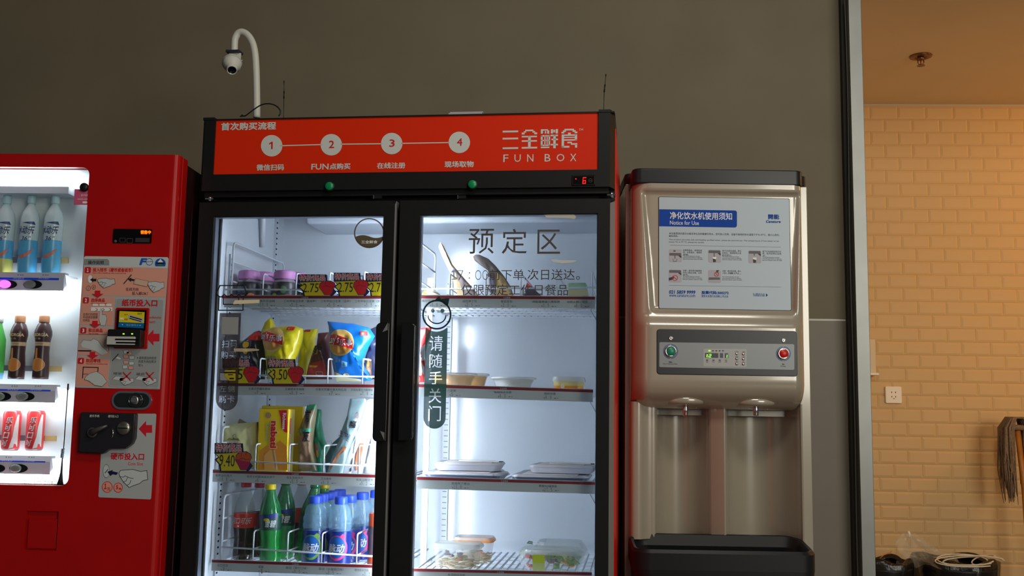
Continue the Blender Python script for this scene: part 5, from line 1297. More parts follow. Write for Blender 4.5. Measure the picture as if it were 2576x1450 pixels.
z.poly([(1712, 800), (1800, 830), (1900, 880), (2060, 900), (2080, 930), (1740, 930)], mat('bag_cream', (206, 200, 160), 0.5)).ell(1890, 850, 40, 25, mat('bag_cream', (0, 0, 0)))
ink.build('bag_print', t)
t, f = good('snack_bag', S2L, 945, 963, .20, 'brown and navy snack bag squeezed between the blue chips and the door frame', 'snack bag')
g = Bag(f, [(928, 830), (946, 822), (965, 830), (968, 955), (916, 955), (918, 905), (930, 870)], .024, 6); g.build(t, mat('bag_dark_navy', (40, 44, 70), 0.3, spec=.6))
ink = g.ink(f); z = PZ(ink, 510, 780, 5.152)
z.ell(2170, 720, 50, 90, mat('tan_blob', (150, 112, 70), 0.5)).poly([(2120, 640), (2100, 820), (2150, 850), (2200, 850), (2220, 640)], mat('brown_patch', (110, 74, 50), 0.5)).lay(1).ell(2170, 700, 20, 40, mat('gold_patch', (190, 150, 60), 0.5))
ink.build('bag_print', t)

# row three ----------------------------------------------------------
t, f = good('sweets_pouch', S3L, 597, 1186, .15, 'pale cream pouch with a strawberry picture behind the 9.40 price card', 'pouch')
g = Bag(f, [(552, 1068), (585, 1067), (625, 1064), (645, 1063), (650, 1100), (648, 1180), (556, 1180), (550, 1120)], .030, 8, .002); g.build(t, mat('pouch_cream', (212, 208, 150), 0.35, spec=.5))
ink = g.ink(f); z = PZ(ink, 510, 1000, 5.152)
z.ell(448, 590, 92, 60, mat('berry_white', (226, 214, 198), 0.5)).ell(448, 590, 94, 62, mat('berry_line', (206, 130, 60), 0.5), w=5)
z.lay(1).poly([(365, 560), (400, 520), (440, 535), (455, 510), (480, 535), (515, 525), (540, 560), (470, 550)], mat('berry_leaf', (130, 130, 40), 0.5)).line([(455, 525), (450, 490), (475, 475)], 7, mat('stem_green', (40, 80, 50), 0.5)).text('BonVil', 390, 612, 500, 580, mat('berry_letters', (226, 150, 130), 0.5), .01)
ink.build('pouch_print', t)
t, f = good('sweets_pouch', S3L, 620, 1186, .26, 'olive grey pouch whose pointed corner stands up behind the cream pouch', 'pouch')
g = Bag(f, [(586, 1040), (600, 1052), (625, 1066), (650, 1062), (655, 1180), (590, 1180), (592, 1070)], .018, 3, .002); g.build(t, mat('pouch_olive', (132, 132, 96), 0.35))
# wafer box
WBY = mat('box_yellow', (232, 196, 10), 0.4)
t, f = good('wafer_box', S3L, 686, 1190, .12, 'upright yellow wafer box with red lettering, beside the cream pouch', 'box', 'wafer boxes')
a = f.at(648.5, 1100)[0]; c_ = f.at(724, 1100)[0]; zt = f.at(686, 1029.5)[1]; dp = .055
MB().box(a, c_, 0, dp, 0, zt, WBY).build('carton', t, bev=.002)
MB().box(a + .002, c_ - .002, .001, dp, zt - .0005, zt + .0006, mat('box_top_olive', (150, 122, 40), 0.5)).build('top_flap', t)
ink = Ink(f, 0); z = PZ(ink, 510, 1000, 5.152)
z.poly([(985, 168), (1090, 165), (1095, 460), (1060, 450), (1025, 400), (1010, 260)], mat('box_red', (202, 22, 30), 0.4)).lay(1).text('Richeese', 1030, 415, 1082, 205, WHT, .02, rot=-90)
z.lay(0).ell(850, 235, 38, 40, mat('seal_brown', (170, 130, 90), 0.4)).text('nabati', 862, 668, 985, 300, mat('box_letter_edge', (236, 214, 150), 0.4), .10, rot=-90).lay(2).text('nabati', 872, 660, 975, 308, mat('box_red', (0, 0, 0)), .045, rot=-90)
z.lay(0).poly([(740, 690), (830, 620), (870, 650), (1000, 560), (1090, 640), (1100, 945), (715, 940)], mat('wafer_orange', (214, 136, 30), 0.45)).lay(1).poly([(790, 760), (870, 680), (940, 700), (950, 940), (800, 940)], mat('wafer_tan', (224, 160, 80), 0.45)).poly([(900, 700), (935, 680), (975, 940), (940, 940)], mat('wafer_cream', (232, 200, 150), 0.45))
z.lay(0).text('Richoco', 815, 560, 855, 350, mat('box_pale_blue', (130, 170, 170), 0.5), .01, rot=-90)
ink.build('box_print', t)
ink2 = MB(); ink2.add([(c_ + .0004, .012, zt * .62), (c_ + .0004, .024, zt * .62), (c_ + .0004, .024, zt * .86), (c_ + .0004, .012, zt * .86)], [(0, 1, 2, 3)], mat('box_red', (0, 0, 0))).build('side_print', t)
t, f = good('wafer_box', S3L, 748, 1190, .24, 'second upright wafer box, mostly hidden behind the front yellow one, white edge showing', 'box', 'wafer boxes')
a = f.at(655, 1100)[0]; c_ = f.at(760, 1100)[0]; zt = f.at(716, 1022)[1]
MB().box(a, c_, 0, .055, 0, zt, WBY).build('carton', t, bev=.002); MB().box(c_, c_ + .003, .004, .05, zt * .8, zt, WHITE).build('side_flap', t)
# green pouches
t, f = good('pickle_pouch', S3L, 772, 1190, .15, 'dark olive food pouch with black brushwork letters, right of the wafer box', 'pouch')
g = Bag(f, [(773, 1022), (779, 1018), (798, 1017), (796, 1040), (790, 1085), (787, 1115), (790, 1150), (798, 1186), (752, 1186), (750, 1150), (751, 1110), (752, 1080), (762, 1055), (770, 1035)], .024, 4, .003); g.build(t, mat('pouch_dark_olive', (104, 92, 62), 0.3, spec=.6))
ink = g.ink(f); z = PZ(ink, 510, 1000, 5.152)
z.poly([(1355, 105), (1480, 95), (1478, 150), (1345, 175)], mat('pouch_green', (14, 120, 84), 0.35)).lay(1).text('有', 1345, 320, 1430, 165, BLK, .03).text('友', 1330, 580, 1420, 420, BLK, .03)
z.lay(0).poly([(1262, 410), (1440, 400), (1430, 440), (1255, 460)], mat('pouch_green', (0, 0, 0))).poly([(1265, 500), (1420, 480), (1430, 900), (1270, 920)], mat('brown_food', (126, 96, 70), 0.5))
ink.build('pouch_print', t)
t, f = good('pickle_pouch', S3L, 805, 1190, .19, 'green food pouch with a clear window, behind the olive one', 'pouch')
g = Bag(f, [(797, 1030), (808, 1031), (808, 1055), (815, 1100), (824, 1128), (816, 1150), (812, 1188), (785, 1188), (782, 1120), (788, 1070)], .020, 6, .003); g.build(t, mat('pouch_green', (0, 0, 0)))
ink = g.ink(f); z = PZ(ink, 510, 1000, 5.152); z.ell(1500, 680, 34, 90, mat('brown_food', (0, 0, 0))).lay(1).ell(1515, 730, 16, 50, CHP); ink.build('pouch_print', t)
# long silver-green sleeves leaning right
t, f = good('sausage_sleeve', S3L, 850, 1192, .14, 'long pale teal food sleeve leaning to the right, black lettering down its side', 'food sleeve')
g = Bag(f, [(881, 1004), (918, 1003), (922, 1008), (912, 1050), (895, 1090), (876, 1140), (862, 1192), (822, 1192), (836, 1150), (852, 1110), (860, 1080), (874, 1045)], .014, 2, .002); g.build(t, mat('sleeve_teal', (140, 166, 168), 0.3, .2))
ink = g.ink(f); z = PZ(ink, 510, 1000, 5.152)
z.ell(2015, 235, 24, 38, REDI, w=5).text('福', 1915, 400, 2005, 310, BLK, .03, shear=.2).text('香辣鸡爪', 1800, 590, 1900, 410, mat('slate_letters', (70, 80, 96), 0.5), .01, rot=-112).poly([(1700, 830), (1780, 720), (1840, 640), (1880, 640), (1870, 680), (1800, 740), (1720, 870), (1660, 940), (1650, 900)], mat('tofu_brown', (168, 104, 66), 0.5))
ink.build('sleeve_print', t)
t, f = good('sausage_sleeve', S3L, 835, 1192, .24, 'dark teal clear-fronted food sleeve lying low behind the divider wires', 'food sleeve')
g = Bag(f, [(862, 1092), (868, 1110), (850, 1170), (848, 1190), (820, 1190), (818, 1150), (834, 1118)], .014, 4, .002); g.build(t, mat('sleeve_dark_teal', (66, 96, 100), 0.3))
for k, (pp, lab, cc) in enumerate((([(917, 1010), (932, 1004), (926, 1050), (912, 1100), (890, 1150), (884, 1192), (857, 1192), (868, 1150), (890, 1090), (905, 1050)], 'white shiny food sleeve right of the pale teal sleeve', (206, 208, 214)),
                              ([(930, 1004), (948, 1004), (945, 1060), (925, 1130), (912, 1192), (880, 1192), (894, 1130), (916, 1060)], 'white food sleeve with an orange streak beside the door frame', (214, 214, 220)),
                              ([(944, 1006), (960, 1010), (962, 1192), (916, 1192), (930, 1110)], 'white food sleeve mostly hidden behind the middle door frame', (220, 220, 226)))):
    t, f = good('white_sleeve', S3L, 905 + 20 * k, 1194, .17 + .03 * k, lab, 'food sleeve', 'white food sleeves'); g = Bag(f, pp, .011, k + 3, .003); g.build(t, mat('sleeve_white_%s' % 'abc'[k], cc, 0.3, spec=.6))
    if k == 1:
        ink = g.ink(f); ink.poly([(908, 1116), (918, 1116), (905, 1180), (896, 1185), (897, 1150)], mat('tofu_orange', (200, 120, 84), 0.5)).poly([(924, 1030), (926, 1030), (919, 1048), (918, 1046)], REDI); ink.build('sleeve_print', t)

# row four: bottles --------------------------------------------------
COLA = mat('cola_liquid', (50, 40, 26), 0.12, alpha=.93, spec=.8); NECK = mat('clear_pet', (176, 186, 186), 0.08, alpha=.30, spec=.9); CRL = mat('cola_label', (206, 54, 34), 0.35); CAPR = mat('red_cap', (170, 22, 40), 0.35)
SPG = mat('sprite_green', (30, 128, 62), 0.10, alpha=.72, spec=.9); SPL = mat('sprite_liquid', (26, 150, 60), 0.12, alpha=.80, spec=.9); CAPY = mat('yellow_cap', (222, 196, 24), 0.35); SPB = mat('soda_label_blue', (30, 50, 120), 0.4); SPD = mat('soda_label_dark', (30, 74, 60), 0.4)
def pet(x, yt, v, cap, body, low, label, lab_m, nm, grp, R_=.0325, lean=0.0, H_=None, prints=None):
    t, f = good(nm, S4L, x, 1410, v, label, 'bottle', grp); H = H_ or f.at(x, yt)[1]; t.rotation_euler = (0, lean, G.rz) if not lean else (0, 0, G.rz)
    hh = H
    body_ = MB()
    prof = [(R_ * .7, 0), (R_ * .92, .006), (R_ * .94, hh * .10), (R_ * .86, hh * .30), (R_ * .98, hh * .42), (R_, hh * .60), (R_ * .86, hh * .72), (R_ * .56, hh * .84), (R_ * .40, hh * .92), (R_ * .40, hh * .94)]
    ms = [low, low, low, low, lab_m, body, body, body, body]
    M3 = Matrix(((1, 0, lean), (0, 1, 0), (0, 0, 1)))
    body_.lathe(prof, ms, 26, M=M3).build('bottle_body', t)
    MB().lathe([(R_ * .46, hh * .93), (R_ * .47, hh * .94), (R_ * .47, hh * .99), (R_ * .42, hh)], cap, 20, M=M3).build('cap', t)
    if prints:
        ink = Ink(None, 0, cyl(R_ * 1.015)); prints(ink, R_, hh); o = ink.build('label_print', t)
        for vtx in o.data.vertices: vtx.co.x += lean * vtx.co.z
    return t
def pc(ink, R_, H): ink.text('可口可乐', -R_ * .85, H * .47, R_ * .85, H * .55, WHT, .01, shear=.3).ell(-R_ * .2, H * .445, R_ * .10, H * .010, WHT)
def ps(ink, R_, H):
    ink.poly([(-R_ * .9, H * .55), (R_ * .9, H * .58), (R_ * .9, H * .64), (-R_ * .9, H * .60)], SPB).lay(1).ell(0, H * .555, R_ * .26, H * .02, CAPY).text('雪碧', -R_ * .1, H * .46, R_ * .75, H * .55, WHT, .015, shear=.2).line([(-R_ * .7, H * .44), (R_ * .8, H * .46)], .002, LABL)
grpC, grpS = 'cola bottles', 'green soda bottles'
pet(611, 1212, .16, CAPR, NECK, COLA, 'cola bottle with orange-red label, leftmost on the drinks shelf', CRL, 'cola_bottle', grpC, prints=pc)
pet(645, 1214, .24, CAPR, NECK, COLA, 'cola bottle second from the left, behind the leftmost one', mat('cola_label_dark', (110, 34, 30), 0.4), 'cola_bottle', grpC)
pet(752, 1208, .36, CAPR, NECK, COLA, 'cola bottle at the back, left of the leaning green bottles', CRL, 'cola_bottle', grpC)
pet(680, 1218, .13, CAPY, SPG, SPL, 'green soda bottle with a yellow cap, the front one', SPD, 'soda_bottle', grpS, lean=-.04, prints=ps)
pet(711, 1206, .22, SPG, SPG, SPL, 'green soda bottle directly behind and right of the yellow-capped one', SPD, 'soda_bottle', grpS, prints=ps)
pet(765, 1214, .20, SPG, SPG, SPL, 'green soda bottle leaning right, left of the blue-capped drinks', SPD, 'soda_bottle', grpS, lean=.12)
pet(790, 1216, .30, CAPY, SPG, SPL, 'green soda bottle leaning right at the back, partly behind the blue caps', SPD, 'soda_bottle', grpS, lean=.12)
BCAP = mat('royal_blue_cap', (54, 92, 226), 0.35); BUP = mat('pale_blue_pet', (150, 196, 226), 0.06, alpha=.36, spec=.9); BLAB = mat('deep_blue_label', (18, 44, 130), 0.3); EMB = mat('emblem_blue', (24, 92, 170), 0.4)
LIM = mat('lime_leaf', (110, 160, 60), 0.45); PCH = mat('peach_pink', (216, 60, 120), 0.45)
def vit(x, yt, v, label, kind):
    t, f = good('vitamin_drink', S4L, x, 1424, v, label, 'bottle', 'blue-capped vitamin drinks'); H = f.at(x, yt)[1]; R_ = .0345
    prof = [(R_ * .85, 0), (R_ * .97, .005), (R_ * .98, H * .50), (R_ * .90, H * .515), (R_ * .98, H * .55), (R_ * .98, H * .60), (R_ * .90, H * .625), (R_ * .98, H * .65), (R_ * .97, H * .69), (R_ * .88, H * .71), (R_ * .86, H * .78), (R_ * .70, H * .85), (R_ * .50, H * .885), (R_ * .50, H * .90)]
    MB().lathe(prof, [BLAB, BLAB] + [BUP] * 11, 28).build('bottle_body', t)
    b = MB(); n = 40; vs = []
    for zz, rr in ((H * .89, .0180), (H * .90, .0186), (H * .985, .0182), (H, .0165)):
        for i in range(n): a = 2 * pi * i / n; r = rr * (1.015 if i % 2 else 1); vs.append((r * cos(a), r * sin(a), zz))
    b.add(vs, [(k * n + i, k * n + (i + 1) % n, (k + 1) * n + (i + 1) % n, (k + 1) * n + i) for k in range(3) for i in range(n)] + [tuple(range(3 * n, 4 * n))], BCAP, True).build('cap', t)
    if kind:
        k = LIM if kind == 1 else PCH; ink = Ink(None, 0, cyl(R_ * 1.0))
        ink.ell(R_ * .05, H * .26, R_ * .80, H * .185, k).poly([(R_ * .1, H * .40), (R_ * .5, H * .47), (R_ * .72, H * .44), (R_ * .6, H * .36)], k)
        ink.lay(1).ell(0, H * .27, R_ * .72, H * .16, EMB).lay(2).text('脉动', -R_ * .66, H * .19, R_ * .66, H * .32, WHT, .03, shear=.15)
        ink.build('label_print', t)
vit(787.5, 1248, .14, 'blue-capped vitamin drink with the lime-green emblem, front row left', 1)
vit(852.5, 1250, .14, 'blue-capped vitamin drink with the pink emblem, front row right', 2)
vit(803, 1243.5, .20, 'blue-capped vitamin drink in the second row, behind the lime-green one', 1)
vit(876, 1246, .20, 'blue-capped vitamin drink in the second row, behind the pink one', 2)
vit(820, 1239.5, .27, 'blue-capped vitamin drink third in line behind the lime-green one', 0)
vit(835, 1235, .34, 'blue-capped vitamin drink fourth in line behind the lime-green one', 0)
vit(849, 1231.5, .41, 'blue-capped vitamin drink farthest back in the lime-green line', 0)
vit(907, 1239, .27, 'blue-capped vitamin drink in the third row, right of the pink one', 2)
vit(941, 1234, .30, 'blue-capped vitamin drink at the right, beside the door frame', 0)
t, f = good('tea_bottle', S4L, 950, 1424, .13, 'orange-red tea bottle with a dark label, half hidden by the door frame', 'bottle'); H = f.at(950, 1250)[1]
OR_ = mat('tea_orange', (222, 84, 40), 0.15, alpha=.9, spec=.8)
MB().lathe([(.026, 0), (.030, .006), (.030, H * .16), (.030, H * .58), (.029, H * .76), (.016, H * .9), (.012, H)], [OR_, OR_, mat('tea_label', (92, 74, 84), 0.4), OR_, NECK, WHITE], 24).build('bottle_body', t)
MB().lathe([(.015, H * .93), (.015, H)], WHITE, 18).build('cap', t)

# right compartment, top shelf ---------------------------------------
KRAFT = mat('kraft_cream', (224, 196, 152), 0.7, noise=.04); KGR = mat('bag_warm_grey', (140, 126, 122), 0.6)
t, f = good('paper_bag', S1R, 1165, 742, .20, 'tall twisted cream paper bun bag leaning left, on the top right shelf', 'paper bag', 'paper bun bags')
g = Bag(f, [(1108, 608), (1114, 616), (1122, 640), (1137, 665), (1150, 680), (1172, 705), (1196, 732), (1204, 745), (1152, 745), (1143, 730), (1146, 705), (1130, 682), (1112, 645), (1103, 622)], .020, 2, .003); g.build(t, KRAFT)
ink = g.ink(f); ink.poly([(1147, 678), (1172, 707), (1194, 732), (1200, 744), (1168, 744), (1160, 715), (1150, 696)], KGR).lay(1).ell(1143, 685, 4, 5, mat('blue_stamp', (90, 110, 170), 0.6)); ink.build('bag_print', t)
t, f = good('paper_bag', S1R, 1255, 742, .20, 'warm grey wrapped bun bag curling left, right of the cream paper bag', 'paper bag', 'paper bun bags')
g = Bag(f, [(1190, 646), (1196, 641), (1206, 641), (1228, 651), (1246, 668), (1268, 695), (1285, 722), (1292, 745), (1236, 745), (1232, 728), (1231, 690), (1228, 678), (1205, 663), (1194, 656)], .020, 5, .003); g.build(t, KGR)
ink = g.ink(f); ink.poly([(1252, 688), (1268, 700), (1285, 730), (1288, 744), (1250, 744)], mat('kraft_tan', (190, 160, 110), 0.7)).poly([(1232, 690), (1242, 700), (1246, 730), (1238, 735)], mat('slate_patch', (96, 92, 116), 0.6)); ink.build('bag_print', t)
t, f = good('bun_pack', S1R, 1085, 742, .16, 'low clear pack with a yellow bun at the left end of the top right shelf', 'bun pack')
g = Bag(f, [(1062, 742), (1068, 734), (1080, 731), (1098, 734), (1108, 742)], .03, 3, .002); g.build(t, mat('bun_film', (226, 214, 180), 0.3))
ink = g.ink(f); ink.poly([(1064, 741), (1072, 734), (1080, 735), (1078, 742)], YEL); ink.build('pack_print', t)
t, f = good('rice_triangle', S1R, 1338, 742, .20, 'small dark rice triangle pack with a red tip on the top right shelf', 'rice triangle')
MB().prism([f.at(*p) for p in [(1316, 744), (1326, 712), (1362, 744)]], 0, .035, mat('rice_dark_wrap', (64, 60, 74), 0.4)).build('wrap', t, bev=.003)
MB().prism([f.at(*p) for p in [(1322, 722), (1326, 711), (1338, 722)]], -.001, .036, mat('rice_red_tip', (200, 60, 66), 0.4)).build('tip', t)
t, f = good('sandwich_pack', S1R, 1454, 742, .20, 'pale green sandwich pack at the right end of the top right shelf', 'sandwich')
MB().prism([f.at(*p) for p in [(1430, 746), (1427, 712), (1474, 711), (1480, 746)]], 0, .05, mat('sandwich_green_wrap', (150, 186, 150), 0.4, noise=.15, scale=60)).build('wrap', t, bev=.004)
MB().prism([f.at(*p) for p in [(1430, 744), (1429, 730), (1478, 729), (1479, 744)]], -.001, .01, mat('sandwich_bread', (186, 180, 140), 0.5)).build('bread_window', t)
# second shelf
t, f = good('red_snack_bag', S2R, 1056, 966, .14, 'bright red and white snack bag at the left edge of the right compartment', 'snack bag')
g = Bag(f, [(1030, 828), (1052, 826), (1075, 824), (1086, 826), (1080, 850), (1066, 880), (1056, 905), (1068, 925), (1066, 962), (1030, 962)], .022, 4, .002); g.build(t, mat('snack_bright_red', (232, 44, 44), 0.35))
ink = g.ink(f); ink.poly([(1048, 900), (1062, 880), (1075, 862), (1078, 870), (1064, 912), (1068, 925), (1067, 945), (1045, 945)], mat('snack_grey', (196, 196, 200), 0.4)).ell(1060, 840, 3.5, 3.5, WHT, w=1).ell(1052, 955, 8, 10, REDI); ink.build('bag_print', t)
TUB = mat('clear_tub', (222, 224, 222), 0.15, alpha=.26, spec=.8); TUBR = mat('tub_rim', (226, 226, 220), 0.2, alpha=.55, spec=.7)
PUD = mat('yellow_pudding', (236, 168, 14), 0.4); RICEW = mat('milky_food', (206, 204, 198), 0.5)
def bowl(x, yr, yb, hw, v, label, food, lv=.6, rib=True):
    t, f = good('food_bowl', S2R, x, yb, v, label, 'bowl', 'lidded food bowls'); R_ = f.at(x + hw, yr)[0] - f.at(x, yr)[0]; H = f.at(x, yr)[1]
    n = 48; b = MB(); vs = []
    for zz, rr in ((0, R_ * .66), (.004, R_ * .72), (H * .86, R_ * .94), (H * .88, R_)):
        for i in range(n): a = 2 * pi * i / n; r = rr * (1 - (.02 if (i % 2 and rib and zz < H * .8) else 0)); vs.append((r * cos(a), r * sin(a), zz))
    b.add(vs, [(k * n + i, k * n + (i + 1) % n, (k + 1) * n + (i + 1) % n, (k + 1) * n + i) for k in range(3) for i in range(n)], TUB, True).build('bowl_body', t)
    MB().lathe([(R_ * .62, .004), (R_ * .70, .008), (R_ * .88, H * lv), (.001, H * lv + .002)], food, 30).build('food', t)
    MB().lathe([(R_ * 1.0, H * .86), (R_ * 1.03, H * .88), (R_ * 1.03, H * .97), (R_ * .96, H), (.001, H * .99)], TUBR, 36).build('lid', t)
bowl(1140, 939, 972, 58, .16, 'wide lidded bowl of yellow pudding right of the green sticker strip', PUD, .84)
bowl(1186, 940, 972, 43, .30, 'second bowl of yellow pudding, tucked behind the wide one', PUD, .82)
bowl(1291, 950, 976, 56, .16, 'clear ribbed lidded bowl of pale food in the middle of the shelf', RICEW, .8)
t, f = good('dessert_cup', S2R, 1429, 978, .16, 'rounded clear dessert cup with an orange base band', 'cup'); W_ = (f.at(1470, 950)[0] - f.at(1388, 950)[0]) / 2; H = f.at(1429, 948)[1]
def rr_ring(w_, d, z, r, n=6): return [(x, y + d, z) for x, y in rrect(-w_, w_, -d, d, r, n)]
def loft(b, rings, m, smooth=True, cap=True):
    n = len(rings[0]); vs = [p for r in rings for p in r]; ms = m if isinstance(m, list) else [m] * (len(rings) - 1); base = 0
    for k in range(len(rings) - 1):
        b.add(rings[k] + rings[k + 1], [(i, (i + 1) % n, (i + 1) % n + n, i + n) for i in range(n)], ms[k], smooth)
    if cap: b.add(rings[-1], [tuple(range(n))], ms[-1]); b.add(rings[0], [tuple(range(n - 1, -1, -1))], ms[0])
    return b
OB = mat('orange_band', (232, 150, 40), 0.4); CRM = mat('mango_cream', (226, 206, 130), 0.5)
loft(MB(), [rr_ring(W_ * .84, .035, 0, .02), rr_ring(W_ * .90, .038, H * .45, .02), rr_ring(W_ * .95, .040, H * .72, .02)], [OB, CRM]).build('cup_body', t)
loft(MB(), [rr_ring(W_ * 1.0, .042, H * .70, .02), rr_ring(W_ * 1.0, .042, H * .84, .02), rr_ring(W_ * .94, .040, H, .018)], TUBR).build('lid', t)
ink = Ink(f, 0); ink.ell(1415, 972, 5, 7, mat('white_swirl', (240, 226, 190), 0.5)); ink.build('cup_print', t)
# third shelf: meal trays
TB = mat('tray_navy', (62, 70, 92), 0.3); TB2 = mat('tray_pale', (196, 196, 206), 0.3); FILM = mat('tray_film', (226, 222, 226), 0.18, alpha=.80, spec=.8); CARD_ = mat('tray_sleeve', (222, 212, 208), 0.5)
def tray(x, hw, v, dz, label, rz=0.0, st=None, lift=0):
    t, f = good('meal_tray', S3R, x, 1202, v, label, 'meal tray', 'film-wrapped meal trays'); W_ = hw / 880.0; D_ = .085; t.location.z += dz; t.rotation_euler = (0, 0, G.rz + radians(rz))
    loft(MB(), [rr_ring(W_ * .90, D_ * .9, 0, .02), rr_ring(W_ * .97, D_, .012, .022), rr_ring(W_, D_ * 1.03, .015, .024)], TB if dz == 0 else TB2).build('tray_base', t)
    loft(MB(), [rr_ring(W_ * 1.0, D_ * 1.03, .0155, .024), rr_ring(W_ * .97, D_, .020, .022), rr_ring(W_ * .90, D_ * .93, .0225, .02)], FILM).build('film_lid', t)
    MB().prism([(-W_ * .7, .0228), (W_ * .7, .0228), (W_ * .7, .0240), (-W_ * .7, .0240)], .004, D_ * 1.8, CARD_).build('paper_sleeve', t)
    return t, f
tray(1160, 100, .13, .0, 'meal tray at the bottom of the left stack, third right shelf', -2)
tray(1168, 94, .22, .0, 'meal tray behind the left stack front tray, third right shelf', 3)
tray(1176, 88, .17, .026, 'meal tray on top of the left stack, third right shelf', 4)
tray(1382, 98, .13, .0, 'meal tray at the bottom of the right stack, third right shelf', -1)
tray(1392, 92, .22, .0, 'meal tray behind the right stack front tray, third right shelf', 2)
tray(1408, 82, .17, .026, 'meal tray on top of the right stack, third right shelf', -4)
for x, dz, rz, lab in ((1205, .0505, -3, 'white chopstick packet lying on the left meal tray stack'), (1435, .0505, 4, 'white chopstick packet lying on the right meal tray stack')):
    t, f = good('chopstick_packet', S3R, x, 1200, .20, lab, 'chopsticks', 'chopstick packets'); t.location.z += dz; t.rotation_euler = (0, 0, G.rz + radians(rz))
    MB().box(-.062, .058, 0, .018, 0, .004, mat('white_packet', (232, 228, 226), 0.4)).build('packet', t, bev=.001)
    MB().box(.058, .068, .002, .016, .0005, .0035, mat('packet_tip_dark', (70, 66, 66), 0.4)).build('packet_end', t)
# fourth shelf: salad tubs
NOOD = mat('noodle_tan', (206, 182, 130), 0.6, noise=.2, scale=150); CAR = mat('carrot_orange', (226, 124, 50), 0.5); GRE = mat('salad_green', (110, 150, 60), 0.5); MEAT = mat('dark_meat', (96, 74, 74), 0.5); TOM = mat('tomato_red', (206, 84, 62), 0.35)
def pieces(t, nm, m, n, box, s_, rn, long=1.0):
    for i in range(n):
        x, y, z = [rn.uniform(box[2 * k], box[2 * k + 1]) for k in range(3)]
        a = rn.uniform(0, pi); L = s_ * long * rn.uniform(.7, 1.2); w_ = s_ * rn.uniform(.5, .9)
        b = MB(); q = Matrix.Rotation(a, 3, 'Z') @ Matrix.Rotation(rn.uniform(-.5, .5), 3, 'X')
        vs = [q @ Vector((sx * L * (.5 + .3 * sy * sz), sy * w_ * .5, sz * w_ * .35)) + Vector((x, y, z)) for sz in (-1, 1) for sy in (-1, 1) for sx in (-1, 1)]
        b.add(vs, [(0, 2, 3, 1), (4, 5, 7, 6), (0, 1, 5, 4), (2, 6, 7, 3), (0, 4, 6, 2), (1, 3, 7, 5)], m).build(nm, t, bev=w_ * .18)
def salad_tub(x0, x1, yr, v, D_, label, lidm, sd):
    t, f = good('noodle_tub', S4R, (x0 + x1) / 2, 1432, v, label, 'salad tub', 'clear noodle salad tubs'); rn = random.Random(sd)
    W_ = (f.at(x1, yr)[0] - f.at(x0, yr)[0]) / 2; H = f.at(x0, yr)[1]
    loft(MB(), [rr_ring(W_ * .80, D_ * .8, .001, .016), rr_ring(W_ * .93, D_ * .95, H * .80, .018), rr_ring(W_ * .98, D_, H * .82, .018)], TUB, cap=False).build('tub_body', t)
    loft(MB(), [rr_ring(W_ * .98, D_, H * .82, .018), rr_ring(W_ * 1.02, D_ * 1.04, H * .84, .02), rr_ring(W_ * 1.0, D_ * 1.02, H * .90, .02), rr_ring(W_ * .92, D_ * .95, H, .02)], [lidm, lidm, TUBR]).build('lid', t)
    b = MB(); rn2 = random.Random(sd)
    for i in range(90):
        q = rn2.uniform(0, 6.28); cx, cy, cz = rn2.uniform(-W_ * .5, W_ * .5), rn2.uniform(.012, D_ * 1.5), rn2.uniform(.006, H * .34)
        b.tube([(cx + .022 * cos(q + k * .7) * (1 + .1 * k), cy + .014 * sin(q + k * .7) + .004, cz + .003 * sin(k * 1.3)) for k in range(5)], .0016, NOOD, 5)
    b.build('noodles', t, kind='stuff')
    pieces(t, 'carrot_slice', CAR, 7, (0, W_ * .5, .020, .04, H * .30, H * .5), .010, rn, 1.8)
    pieces(t, 'green_leaf', GRE, 4, (-W_ * .3, W_ * .4, .016, .04, H * .42, H * .52), .010, rn)
    pieces(t, 'meat_slice', MEAT, 6, (-W_ * .6, W_ * .2, .018, .05, H * .48, H * .66), .014, rn)
salad_tub(1136, 1238, 1352, .25, .04, 'clear noodle salad tub with an orange rim, behind the front one', mat('orange_rim', (236, 146, 60), 0.35), 4)
salad_tub(1084, 1206, 1368, .12, .045, 'clear noodle salad tub in front, at the left of the bottom right shelf', TUBR, 2)
